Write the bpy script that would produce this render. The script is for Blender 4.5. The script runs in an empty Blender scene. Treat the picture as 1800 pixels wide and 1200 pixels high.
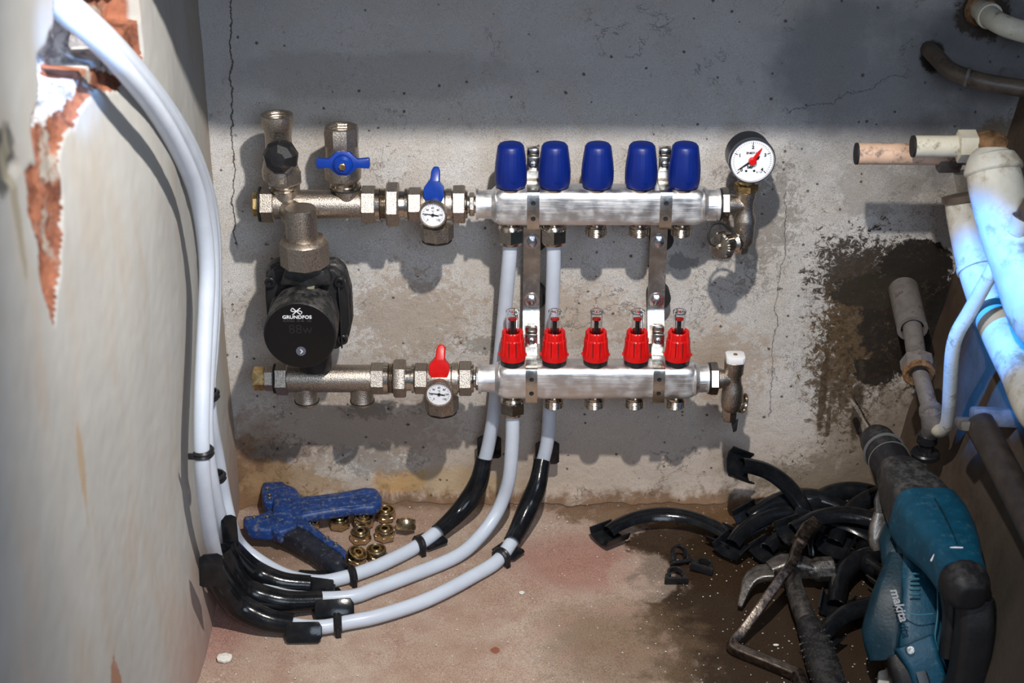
import bpy, bmesh, math, random
from math import sin, cos, tan, radians, pi, sqrt, atan, atan2
from mathutils import Vector, Matrix, noise
random.seed(7)
C = bpy.context.scene.collection
SC = bpy.context.scene
# ------------------------------------------------------------------ camera, world, light, exposure
DIST = 1.835; FOC = 2846.0; TH = radians(26)
H = DIST*tan(TH+atan(280/FOC))
cam = bpy.data.cameras.new('camera'); cam.sensor_width = 36; cam.lens = FOC/1800*36
cam.clip_start = .05; cam.clip_end = 50
cam.dof.use_dof = True; cam.dof.focus_distance = 1.93; cam.dof.aperture_fstop = 6.3
co = bpy.data.objects.new('camera', cam); C.objects.link(co)
co.location = (0, -DIST, H); co.rotation_euler = (pi/2-TH, 0, 0)
SC.camera = co
w = bpy.data.worlds.new('world'); SC.world = w; w.use_nodes = True
bg = w.node_tree.nodes['Background']; bg.inputs[0].default_value = (.34, .42, .60, 1); bg.inputs[1].default_value = .42
SC.view_settings.view_transform = 'Standard'; SC.view_settings.look = 'None'
SC.view_settings.gamma = 1; SC.view_settings.exposure = 0; SC.view_settings.use_curve_mapping = False

def lamp(name, kind, loc, target, energy, color, size, cone=None, blend=.5):
    l = bpy.data.lights.new(name, kind); l.energy = energy; l.color = color
    o = bpy.data.objects.new(name, l); C.objects.link(o); o.location = loc
    o.rotation_euler = (Vector(target)-Vector(loc)).to_track_quat('-Z', 'Y').to_euler()
    if kind == 'SPOT': l.spot_size = radians(cone); l.spot_blend = blend; l.shadow_soft_size = size
    else: l.size = size
    return o
lamp('work_lamp', 'SPOT', (.10, -.86, 1.20), (-.16, -.11, .24), 61, (1, .94, .87), .013, 93, .9)
lamp('room_fill', 'AREA', (.42, -2.3, 1.25), (-.1, 0, .35), 16, (.70, .83, 1), .8)  # added soft cool fill from behind the camera, lifts the shadows
lamp('daylight_on_hole', 'SPOT', (.05, -1.10, 1.16), (-.36, -.565, .758), 44, (.22, .47, 1), .01, 8.2, .5)
lamp('daylight_on_pipes', 'SPOT', (.0, -.62, .97), (.515, -.26, .385), 120, (.0, .25, 1), .012, 14.5, .5)

# ------------------------------------------------------------------ from photograph measurements to metres
def ray(px, py):
    u = (px-900)/FOC; v = (py-600)/FOC
    return (u, cos(TH)-v*sin(TH), -sin(TH)-v*cos(TH))
def W(px, py, y=0.0):
    r = ray(px, py); t = (y+DIST)/r[1]; return Vector((r[0]*t, y, H+r[2]*t))
def F(px, py, z=0.0):
    r = ray(px, py); t = (z-H)/r[2]; return Vector((r[0]*t, -DIST+r[1]*t, z))
def XP(px, py, x):
    r = ray(px, py); t = x/r[0]; return Vector((x, -DIST+r[1]*t, H+r[2]*t))
def depth(p): return (p[1]+DIST)*cos(TH)-(p[2]-H)*sin(TH)
def sc(p): return depth(p)/FOC            # metres per photograph pixel at p

# ------------------------------------------------------------------ mesh helpers
class MB:
    def __init__(s): s.v = []; s.f = []; s.m = []
    def add(s, vf, M=None, mi=0):
        v, f = vf; o = len(s.v)
        s.v += [(M @ Vector(p)) if M else Vector(p) for p in v]
        s.f += [tuple(i+o for i in q) for q in f]; s.m += [mi]*len(f)
        return s
def build(name, mb, mat, parent=None, flat=False, ang=35, label=None):
    if not isinstance(mb, MB): mb = MB().add(mb)
    o0 = Vector((0, 0, 0)); p = parent
    while p: o0 += p.location; p = p.parent
    me = bpy.data.meshes.new(name); me.from_pydata([tuple(q-o0) for q in mb.v], [], mb.f); me.update()
    for m in (mat if isinstance(mat, (list, tuple)) else [mat]): me.materials.append(m)
    if any(mb.m): me.polygons.foreach_set('material_index', mb.m)
    bm = bmesh.new(); bm.from_mesh(me); bmesh.ops.recalc_face_normals(bm, faces=bm.faces); bm.to_mesh(me); bm.free()
    if not flat:
        me.polygons.foreach_set('use_smooth', [True]*len(me.polygons)); me.set_sharp_from_angle(angle=radians(ang))
    o = bpy.data.objects.new(name, me); C.objects.link(o)
    if parent: o.parent = parent
    if label: o['label'] = label
    return o
def tag(o, label, cat, group=None):
    o['label'] = label; o['category'] = cat
    if group: o['group'] = group
    return o
def thing(name, label, cat, loc, group=None):
    o = bpy.data.objects.new(name, None); C.objects.link(o); o.location = loc; o.empty_display_size = .02
    return tag(o, label, cat, group)
def struct(name, mb, mat, parent=None, **k):
    o = build(name, mb, mat, parent, **k)
    o['kind'] = 'structure'; return o
def dup(root, loc, rot, label=None, name=None, scale=None):
    r = root.copy(); C.objects.link(r); r.location = loc; r.rotation_euler = rot
    if label: r['label'] = label
    if scale: r.scale = (scale,)*3
    for ch in list(root.children):
        c = ch.copy(); C.objects.link(c); c.parent = r
        for g in ch.children:
            d = g.copy(); C.objects.link(d); d.parent = c
    return r
def basis(axis, hint=(0, 0, 1)):
    a = Vector(axis).normalized(); h = Vector(hint)
    if abs(a.dot(h.normalized())) > .99: h = Vector((1, 0, 0))
    x = h.cross(a).normalized(); y = a.cross(x)
    return x, y, a
def lathe(prof, o=(0, 0, 0), axis=(0, 0, 1), seg=32, phase=0, rmod=None, hint=(0, 0, 1), sq=(1, 1)):
    x, y, a = basis(axis, hint); o = Vector(o); v = []; f = []
    for h, r in prof:
        for k in range(seg):
            t = phase+2*pi*k/seg; rr = r*(rmod(k, h) if rmod else 1)
            v.append(o+a*h+x*(rr*cos(t)*sq[0])+y*(rr*sin(t)*sq[1]))
    n = len(prof)
    for i in range(n-1):
        for k in range(seg):
            j = (k+1) % seg; f.append((i*seg+k, i*seg+j, (i+1)*seg+j, (i+1)*seg+k))
    if prof[0][1] > 1e-7: f.append(tuple(range(seg))[::-1])
    if prof[-1][1] > 1e-7: f.append(tuple((n-1)*seg+k for k in range(seg)))
    return v, f
def crs(pts, n=8):
    P = [Vector(p) for p in pts]; P = [P[0]*2-P[1]]+P+[P[-1]*2-P[-2]]; out = []
    for i in range(1, len(P)-2):
        for k in range(n):
            t = k/n; a, b, c, d = P[i-1:i+3]
            out.append(.5*((2*b)+(c-a)*t+(2*a-5*b+4*c-d)*t*t+(3*b-a-3*c+d)*t**3))
    out.append(P[-2]); return out
def frames(pts, hint=None):
    n = len(pts); T = []
    for i in range(n):
        t = pts[min(i+1, n-1)]-pts[max(i-1, 0)]; T.append(t.normalized())
    x = (Vector(hint) if hint else Vector((.3, .5, 1))).cross(T[0])
    if x.length < 1e-4: x = Vector((1, 0, 0))
    X = [x.normalized()]
    for i in range(1, n):
        v = X[-1]-T[i]*X[-1].dot(T[i]); X.append(v.normalized())
    return T, X, [T[i].cross(X[i]) for i in range(n)]
def tube(pts, r, seg=16, n=8, smooth=True, cap=True):
    P = crs(pts, n) if smooth else [Vector(p) for p in pts]
    R = r if isinstance(r, (list, tuple)) else None
    if R:
        m = len(P); L = len(R)-1
        R = [R[min(int(i*L/(m-1)), L-1)]*(1-(i*L/(m-1)-min(int(i*L/(m-1)), L-1)))+R[min(int(i*L/(m-1)), L-1)+1]*(i*L/(m-1)-min(int(i*L/(m-1)), L-1)) for i in range(m)]
    T, X, Y = frames(P); v = []; f = []
    for i, p in enumerate(P):
        rr = R[i] if R else r
        for k in range(seg):
            t = 2*pi*k/seg; v.append(p+X[i]*rr*cos(t)+Y[i]*rr*sin(t))
    for i in range(len(P)-1):
        for k in range(seg):
            j = (k+1) % seg; f.append((i*seg+k, i*seg+j, (i+1)*seg+j, (i+1)*seg+k))
    if cap: f.append(tuple(range(seg))[::-1]); f.append(tuple((len(P)-1)*seg+k for k in range(seg)))
    return v, f
def sweep(sec, pts, ups, scl=None, closed=True):
    """sec: list of (a along side, b along up); ups: per point or a single vector"""
    pts = [Vector(p) for p in pts]; n = len(pts); m = len(sec); v = []; f = []
    for i, p in enumerate(pts):
        t = (pts[min(i+1, n-1)]-pts[max(i-1, 0)]).normalized()
        u = Vector(ups[i] if isinstance(ups, list) else ups); u = (u-t*u.dot(t)).normalized(); s = t.cross(u)
        k = scl[i] if scl else 1
        kk = k if isinstance(k, tuple) else (k, k)
        for a, b in sec: v.append(p+s*a*kk[0]+u*b*kk[1])
    for i in range(n-1):
        for k in range(m):
            j = (k+1) % m; f.append((i*m+k, i*m+j, (i+1)*m+j, (i+1)*m+k))
    f.append(tuple(range(m))[::-1]); f.append(tuple((n-1)*m+k for k in range(m)))
    return v, f
def frombm(bm):
    bm.verts.ensure_lookup_table(); v = [q.co.copy() for q in bm.verts]; f = [tuple(a.index for a in q.verts) for q in bm.faces]; bm.free(); return v, f
def rbox(size, c=(0, 0, 0), bev=.001, M=None, seg=2):
    bm = bmesh.new(); bmesh.ops.create_cube(bm, size=1)
    for q in bm.verts: q.co = Vector((q.co.x*size[0], q.co.y*size[1], q.co.z*size[2]))
    if bev: bmesh.ops.bevel(bm, geom=bm.edges[:], offset=bev, segments=seg, profile=.5, affect='EDGES')
    T = Matrix.Translation(c)
    for q in bm.verts: q.co = (M @ T if M else T) @ q.co
    bm.verts.index_update(); return frombm(bm)
def prism(poly, z0, z1, bev=0, M=None, seg=2):
    """poly of 2-D points extruded along local z"""
    bm = bmesh.new(); a = [bm.verts.new((p[0], p[1], z0)) for p in poly]; b = [bm.verts.new((p[0], p[1], z1)) for p in poly]
    n = len(poly); bm.faces.new(a[::-1]); bm.faces.new(b)
    for i in range(n): bm.faces.new((a[i], a[(i+1) % n], b[(i+1) % n], b[i]))
    bm.normal_update()
    if bev:
        bmesh.ops.bevel(bm, geom=[e for e in bm.edges if e.calc_face_angle(0) > .5], offset=bev, segments=seg, profile=.5, affect='EDGES', clamp_overlap=True)
    if M:
        for q in bm.verts: q.co = M @ q.co
    bm.verts.index_update(); return frombm(bm)
def mat_frame(o, x, y):
    x = Vector(x).normalized(); y = Vector(y); y = (y-x*y.dot(x)).normalized(); z = x.cross(y)
    M = Matrix((x, y, z)).transposed().to_4x4(); M.translation = Vector(o); return M
def thr(a, b, r, n, d=.07):
    out = []
    for i in range(n):
        t0 = a+(b-a)*i/n; t1 = a+(b-a)*(i+.5)/n; out += [(t0, r*(1-d)), (t1, r)]
    return out+[(b, r*(1-d))]
def text(s, size, M, mat, name='lettering', parent=None, ext=.0002, bold=0, align='CENTER', sx=1, shear=0):
    cu = bpy.data.curves.new(name, 'FONT'); cu.body = s; cu.size = size; cu.align_x = align; cu.align_y = 'CENTER'; cu.extrude = ext
    cu.offset = bold; cu.resolution_u = 3; cu.shear = shear
    to = bpy.data.objects.new('t', cu); C.objects.link(to); bpy.context.view_layer.update()
    me = bpy.data.meshes.new_from_object(to.evaluated_get(bpy.context.evaluated_depsgraph_get()))
    bpy.data.objects.remove(to); v = [M @ Vector((q.co.x*sx, q.co.y, q.co.z)) for q in me.vertices]; f = [tuple(p.vertices) for p in me.polygons]
    bpy.data.meshes.remove(me)
    if parent is None: return v, f
    return build(name, (v, f), mat, parent, flat=True)

# ------------------------------------------------------------------ materials
class NT:
    def __init__(s, name):
        s.mat = bpy.data.materials.new(name); s.mat.use_nodes = True; s.t = s.mat.node_tree; s.b = s.t.nodes['Principled BSDF']
        s.co = s.t.nodes.new('ShaderNodeTexCoord').outputs['Object']
    def put(s, sock, v):
        if v is None: return
        if isinstance(v, bpy.types.NodeSocket): s.t.links.new(v, sock)
        elif isinstance(v, (tuple, list)) and sock.type == 'RGBA' and len(v) == 3: sock.default_value = (*v, 1)
        else: sock.default_value = v
    def math(s, op, a, b=0.0, clamp=False):
        n = s.t.nodes.new('ShaderNodeMath'); n.operation = op; n.use_clamp = clamp; s.put(n.inputs[0], a); s.put(n.inputs[1], b); return n.outputs[0]
    def vm(s, op, a, b=None):
        n = s.t.nodes.new('ShaderNodeVectorMath'); n.operation = op; s.put(n.inputs[0], a); s.put(n.inputs[1], b)
        return n.outputs['Value'] if op in ('LENGTH', 'DOT_PRODUCT') else n.outputs[0]
    def noise(s, sc_, det=4, rough=.55, co=None, dist=0, col=False, stretch=None):
        n = s.t.nodes.new('ShaderNodeTexNoise'); c = co or s.co
        if stretch: c = s.vm('MULTIPLY', c, stretch)
        s.put(n.inputs['Vector'], c); n.inputs['Scale'].default_value = sc_; n.inputs['Detail'].default_value = det
        n.inputs['Roughness'].default_value = rough; n.inputs['Distortion'].default_value = dist
        return n.outputs['Color' if col else 'Fac']
    def vor(s, sc_, feat='F1', co=None):
        n = s.t.nodes.new('ShaderNodeTexVoronoi'); n.feature = feat; s.put(n.inputs['Vector'], co or s.co); n.inputs['Scale'].default_value = sc_
        return n.outputs['Distance'], n.outputs['Color']
    def ss(s, v, a, b, lo=0.0, hi=1.0):
        n = s.t.nodes.new('ShaderNodeMapRange'); n.interpolation_type = 'SMOOTHSTEP'
        s.put(n.inputs[0], v); n.inputs[1].default_value = a; n.inputs[2].default_value = b; n.inputs[3].default_value = lo; n.inputs[4].default_value = hi
        return n.outputs[0]
    def mix(s, f, a, b, mode='MIX'):
        n = s.t.nodes.new('ShaderNodeMix'); n.data_type = 'RGBA'; n.blend_type = mode
        s.put(n.inputs[0], f); s.put(n.inputs[6], a); s.put(n.inputs[7], b); return n.outputs[2]
    def sep(s):
        n = s.t.nodes.new('ShaderNodeSeparateXYZ'); s.t.links.new(s.co, n.inputs[0]); return n.outputs
    def bump(s, h, st, dist=.001):
        n = s.t.nodes.new('ShaderNodeBump'); s.put(n.inputs['Height'], h); n.inputs['Strength'].default_value = st; n.inputs['Distance'].default_value = dist
        s.t.links.new(n.outputs[0], s.b.inputs['Normal'])
    def blob(s, c, r, edge=.35, nz=None, k=.9):
        """soft-edged irregular patch, 1 inside; nz = noise socket"""
        d = s.vm('SUBTRACT', s.co, tuple(c)); d = s.vm('MULTIPLY', d, tuple(1/q if q else 0 for q in r)); l = s.vm('LENGTH', d)
        if nz: l = s.math('ADD', l, s.math('MULTIPLY', s.math('SUBTRACT', nz, .5), k*2))
        return s.ss(l, 1+edge/2, 1-edge/2)
def mat(name, col, rough=.5, metal=0, var=0, vs=60, bump=0, bs=400, dirt=None, coat=0, trans=0, ior=1.45, sss=0, aniso=None, spec=None, dust=0):
    n = NT(name); b = n.b; c = col
    if var:
        c = n.mix(n.ss(n.noise(vs, 5), .3, .7), tuple(q*(1-var) for q in col), tuple(min(1, q*(1+var)) for q in col))
    if dirt:
        dc, amt, dsc = dirt; c = n.mix(n.math('MULTIPLY', n.ss(n.noise(dsc, 6, .7), .62-amt*.3, .70), .9), c, dc)
    if dust:
        g = n.t.nodes.new('ShaderNodeNewGeometry'); sp = n.t.nodes.new('ShaderNodeSeparateXYZ'); n.t.links.new(g.outputs['Normal'], sp.inputs[0])
        c = n.mix(n.math('MULTIPLY', n.math('MULTIPLY', n.ss(sp.outputs[2], 0, 1), n.ss(n.noise(75, 8, .8), .44, .60)), dust), c, (.42, .40, .37))
    n.put(b.inputs['Base Color'], c); b.inputs['Metallic'].default_value = metal
    b.inputs['Roughness'].default_value = rough
    if var and metal: n.put(b.inputs['Roughness'], n.ss(n.noise(vs*2, 4), .3, .7, rough*.75, min(1, rough*1.3)))
    if bump: n.bump(n.noise(bs, 3, .6, stretch=aniso), bump)
    b.inputs['Coat Weight'].default_value = coat
    b.inputs['Transmission Weight'].default_value = trans; b.inputs['IOR'].default_value = ior
    if sss: b.inputs['Subsurface Weight'].default_value = sss; b.inputs['Subsurface Radius'].default_value = (.006, .006, .008); b.inputs['Subsurface Scale'].default_value = 1
    if spec is not None: b.inputs['Specular IOR Level'].default_value = spec
    return n.mat
NICKEL = mat('satin_nickel', (.44, .385, .33), .36, 1, .30, 650, .45, 700)
NICKEL2 = mat('polished_nickel', (.52, .46, .39), .2, 1, .12, 300, .08, 500)
CHROME = mat('chrome', (.62, .62, .64), .24, 1)
ZINC = mat('zinc_plated_steel', (.58, .55, .50), .22, 1, .12, 60, .12, 300)
STEEL = mat('brushed_stainless_steel', (.80, .80, .80), .46, 1, .12, 30, .55, 260, aniso=(.06, 1, 1))
BRASS = mat('brass', (.68, .48, .22), .25, 1, .18, 120, .1, 500)
BRASSD = mat('dull_brass', (.55, .39, .17), .34, 1, .2, 120, .2, 700)
NUTB = mat('brass_nut_metal', (.52, .42, .27), .27, 1, .18, 150, .1, 500)
BLACK = mat('black_plastic', (.012, .012, .014), .32, 0, 0, 40, .1, 500, dirt=((.05, .046, .042), .2, 90))
BLACKG = mat('glossy_black_plastic', (.008, .009, .011), .17, 0, .3, 60, .25, 90, dirt=((.020, .018, .015), .25, 60), spec=.35)
BLACKM = mat('matt_black_plastic', (.012, .012, .013), .5, 0, .2, 60, .3, 500, dust=.07, spec=.35)
RUBBER = mat('black_rubber', (.012, .012, .012), .6)
GUNM = mat('dark_cast_metal', (.022, .022, .023), .45, .2, .3, 80, .4, 500, dust=.17)
BLUE = mat('blue_cap_plastic', (.001, .014, .16), .40, 0, .08, 60, .15, 600)
BLUEM = mat('blue_handle_plastic', (.003, .035, .27), .32, 0, .08, 80)
BLUET = mat('worn_blue_paint', (.008, .040, .17), .45, 0, .25, 70, .35, 300, dirt=((.15, .16, .18), .46, 150))
BLUED = mat('blackened_grip', (.015, .018, .028), .5, 0, .3, 90, .4, 300, dirt=((.10, .11, .13), .2, 120))
RED = mat('red_plastic', (.62, .006, .006), .35, 0, .08, 80, .1, 500)
CLEAR = mat('clear_plastic', (.95, .96, .97), .04, 0, trans=1, ior=1.35)
PEX = mat('milky_plastic_pipe', (.57, .63, .72), .33, 0, .05, 25, .06, 200, sss=.35)
WHITEP = mat('white_plastic', (.78, .79, .80), .4)
DIALW = mat('dial_white', (.80, .82, .86), .45)
INK = mat('black_ink', (.01, .01, .012), .6)
INKW = mat('white_ink', (.75, .76, .80), .5)
INKG = mat('grey_ink', (.05, .05, .055), .5)
TEAL = mat('teal_housing_plastic', (.001, .052, .095), .45, 0, .15, 60, .35, 300, dirt=((.03, .09, .12), .28, 120))
TEALD = mat('teal_panel_dark', (.003, .022, .036), .42, 0, .2, 60, .3, 300, dirt=((.02, .045, .055), .2, 120), spec=.3)
CREAM = mat('old_cream_plastic_pipe', (.62, .58, .46), .5, 0, .10, 40, .3, 400, dirt=((.22, .17, .10), .22, 60))
CREAMW = mat('stained_white_pipe', (.62, .60, .52), .5, 0, .14, 22, .35, 200, dirt=((.26, .19, .10), .45, 26))
PINKP = mat('pinkish_plastic_pipe', (.62, .42, .30), .5, 0, .12, 40, .3, 300, dirt=((.12, .09, .08), .35, 60))
GREYP = mat('grey_dusty_pipe', (.15, .135, .125), .7, 0, .22, 60, .6, 300, dirt=((.08, .06, .05), .35, 60))
RUST = mat('rusty_metal', (.22, .12, .055), .7, .3, .5, 90, .8, 300, dirt=((.05, .03, .02), .4, 100))
BROWNP = mat('brown_painted_pipe', (.10, .075, .055), .45, 0, .4, 30, .4, 200, dirt=((.03, .022, .018), .4, 40))
DARKP = mat('dark_drain_pipe', (.035, .028, .024), .45, 0, .3, 60, .3, 200)
TOOLST = mat('worn_tool_steel', (.21, .175, .15), .36, 1, .3, 90, .5, 250, dirt=((.10, .085, .07), .2, 90))
TOOLD = mat('dark_forged_steel', (.17, .16, .15), .42, .9, .3, 90, .5, 300)
CHIP = mat('plaster_chip_white', (.70, .68, .62), .9, 0, .12, 300, .5, 700)

# --- plaster and floor
def wallmat():
    n = NT('old_basement_plaster'); N = n.noise
    big = N(5, 5, .6); mid = N(22, 6, .62); fine = N(160, 5, .7); gr = N(900, 2, .6)
    c = n.mix(n.ss(big, .34, .66), (.53, .50, .46), (.64, .63, .62))
    c = n.mix(n.math('MULTIPLY', n.ss(mid, .42, .66), .45), c, (.50, .44, .37))
    c = n.mix(n.ss(gr, .32, .60, .55, 0), c, (.17, .15, .14))
    x, y, z = n.sep()
    # browner and pinker towards the floor
    low = n.ss(n.math('ADD', z, n.math('MULTIPLY', n.math('SUBTRACT', mid, .5), .14)), .24, .02)
    c = n.mix(n.math('MULTIPLY', low, .62), c, (.47, .36, .27))
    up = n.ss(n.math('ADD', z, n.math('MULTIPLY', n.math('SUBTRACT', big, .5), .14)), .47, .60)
    c = n.mix(n.math('MULTIPLY', up, .62), c, (.30, .30, .31))  # upper wall shade also put into the plaster colour
    def bl(px, py, rx, ry, edge, nz, k, col, f):
        nonlocal c
        p = W(px, py); s = sc(p); m = n.blob(p, (rx*s, 0, ry*s*1.1), edge, nz, k)
        c = n.mix(n.math('MULTIPLY', m, f) if f < 1 else m, c, col); return m
    n2 = N(38, 8, .74, dist=.3); sp = N(95, 8, .82, dist=.6)
    # rust and damp at the foot of the wall
    bl(450, 850, 60, 105, .6, n2, .8, (.17, .085, .035), .9)
    bl(520, 850, 90, 42, .5, n2, 1.3, (.38, .25, .13), .7)
    bl(650, 815, 90, 34, .3, n2, 1.6, (.60, .57, .52), .6)
    bl(700, 846, 44, 26, .4, n2, 1.6, (.52, .28, .08), .75)
    bl(800, 850, 110, 26, .5, n2, 1.6, (.46, .33, .17), .6)
    bl(500, 792, 66, 15, .2, sp, 2.3, (.14, .13, .12), .85)
    bl(650, 722, 44, 14, .2, sp, 2.4, (.13, .13, .12), .8)
    bl(850, 606, 40, 15, .2, sp, 2.6, (.20, .19, .17), .7)
    bl(660, 812, 64, 28, .2, sp, 2.6, (.22, .21, .20), .6)
    bl(1015, 350, 60, 30, .2, n2, 2.6, (.30, .26, .22), .5)
    bl(1010, 560, 110, 50, .2, sp, 2.8, (.36, .27, .19), .55)
    bl(1200, 460, 26, 14, .2, n2, 2.8, (.14, .14, .14), .6)
    bl(720, 560, 110, 70, .2, sp, 2.9, (.32, .24, .17), .6)
    bl(600, 760, 200, 60, .4, sp, 2.2, (.30, .22, .16), .5)
    bl(1260, 640, 90, 60, .3, sp, 2.6, (.36, .26, .18), .55)
    bl(1330, 380, 70, 90, .3, sp, 3.0, (.16, .14, .12), .6)
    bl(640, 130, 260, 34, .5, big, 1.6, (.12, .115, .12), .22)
    bl(1560, 170, 220, 130, .8, big, 1.6, (.10, .11, .125), .6)  # this and the next paint the shadow at the top right
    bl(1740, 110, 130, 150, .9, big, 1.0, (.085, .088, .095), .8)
    bl(1540, 330, 70, 44, .5, n2, 2.0, (.24, .21, .18), .5)
    foot = n.ss(n.math('ADD', z, n.math('MULTIPLY', n.math('SUBTRACT', n2, .5), .075)), .022, .002)
    c = n.mix(n.math('MULTIPLY', foot, .9), c, (.17, .095, .05))
    bl(1510, 850, 200, 46, .7, n2, 1.7, (.17, .13, .085), .8)
    bl(1620, 780, 120, 110, .8, n2, 1.0, (.20, .15, .11), .85)
    bl(1500, 760, 60, 130, .8, n2, 1.6, (.25, .20, .15), .7)
    # speckled brown mould and black patch
    sp = N(95, 8, .82, dist=.6)
    bl(1525, 560, 78, 120, .2, sp, 2.4, (.085, .055, .03), .95)
    bl(1500, 480, 70, 60, .2, sp, 2.8, (.045, .035, .028), .95)
    bl(1480, 640, 50, 110, .2, sp, 3.2, (.10, .065, .035), .9)
    bl(1612, 470, 66, 44, .12, n2, .7, (.022, .019, .016), 1)
    bl(1598, 560, 92, 112, .12, n2, .8, (.022, .018, .015), 1)
    bl(1640, 600, 60, 100, .12, n2, .6, (.016, .014, .012), 1)
    bl(1535, 515, 66, 30, .12, n2, .9, (.030, .025, .018), .97)
    bl(1535, 655, 40, 26, .12, n2, .9, (.020, .016, .013), .97)
    bl(1447, 690, 7, 66, .5, n2, 1.3, (.07, .045, .025), .9)
    bl(1506, 722, 10, 70, .5, n2, 1.5, (.06, .045, .03), .9)
    bl(1456, 738, 4, 40, .5, n2, 1.3, (.07, .045, .025), .8)
    bl(1640, 100, 22, 26, .3, n2, .7, (.02, .018, .016), 1)
    bl(1730, 20, 44, 50, .3, n2, 1.1, (.04, .03, .022), .95)
    bl(1770, 250, 60, 40, .5, n2, 1.3, (.12, .085, .05), .8)
    grime = n.math('MULTIPLY', n.blob(W(1530, 600), (.085, 0, .11), .8, n2, .5), n.ss(N(150, 8, .82), .47, .60))
    c = n.mix(n.math('MULTIPLY', grime, .85), c, (.035, .024, .015))
    grim2 = n.math('MULTIPLY', n.ss(N(7, 4, .6), .50, .62), n.ss(N(170, 8, .85), .54, .66))
    c = n.mix(n.math('MULTIPLY', grim2, .7), c, (.16, .11, .075))
    # flaking contours in the old paint
    fk = N(13, 9, .66, dist=.5); vein = n.math('MULTIPLY', n.ss(n.math('ABSOLUTE', n.math('SUBTRACT', fk, .5)), .007, .001), n.ss(N(9, 5, .7), .52, .60))
    c = n.mix(n.math('MULTIPLY', vein, .6), c, (.13, .095, .07))
    # pits and specks
    d, vc = n.vor(95); sepc = n.t.nodes.new('ShaderNodeSeparateColor'); n.t.links.new(vc, sepc.inputs[0])
    pit = n.math('MULTIPLY', n.ss(n.math('ADD', d, n.math('MULTIPLY', fine, .5)), .44, .36), n.ss(sepc.outputs[0], .84, .86))
    c = n.mix(n.math('MULTIPLY', pit, .85), c, (.07, .05, .04))
    d2, vc2 = n.vor(30); s2 = n.t.nodes.new('ShaderNodeSeparateColor'); n.t.links.new(vc2, s2.inputs[0])
    pit2 = n.math('MULTIPLY', n.ss(n.math('ADD', d2, n.math('MULTIPLY', fine, .55)), .36, .30), n.ss(s2.outputs[0], .92, .93))
    c = n.mix(n.math('MULTIPLY', pit2, .85), c, (.06, .045, .04))
    # wandering hairline cracks
    def crack(coord, other, base, slope, amp, w_, a0, a1, seed):
        nz = N(9+seed, 7, .62, co=n.vm('MULTIPLY', n.co, (1, 0, 1)))
        v = n.math('ABSOLUTE', n.math('SUBTRACT', n.math('ADD', coord, n.math('MULTIPLY', n.math('SUBTRACT', nz, .5), amp)), n.math('ADD', n.math('MULTIPLY', other, slope), base)))
        return n.math('MULTIPLY', n.ss(v, w_, w_*.3), n.math('MULTIPLY', n.ss(other, a0, a0+.01), n.ss(other, a1, a1-.01)))
    k1 = crack(x, z, -.36, .055, .05, .0011, .36, .75, 0)
    k2 = crack(z, x, .42, .35, .10, .0008, .315, .47, 5)
    k3 = crack(x, z, .332, .0, .05, .0009, .12, .44, 3)
    k4 = crack(z, x, .245, .12, .06, .0007, -.02, .12, 7)
    ks = n.math('MAXIMUM', n.math('MAXIMUM', k1, n.math('MULTIPLY', k2, .7)), n.math('MAXIMUM', n.math('MULTIPLY', k3, .7), n.math('MULTIPLY', k4, .6)))
    c = n.mix(n.math('MULTIPLY', ks, .9), c, (.05, .042, .038))
    n.put(n.b.inputs['Base Color'], c); n.b.inputs['Roughness'].default_value = .85; n.b.inputs['Specular IOR Level'].default_value = .15
    h = n.math('ADD', n.math('MULTIPLY', mid, 1.2), n.math('ADD', n.math('MULTIPLY', fine, .55), n.math('MULTIPLY', gr, .16)))
    h = n.math('SUBTRACT', h, n.math('MULTIPLY', n.math('ADD', ks, n.math('MAXIMUM', pit, pit2)), .5))
    n.bump(n.math('SUBTRACT', h, n.math('MULTIPLY', vein, .3)), .6, .0030); return n.mat
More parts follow.
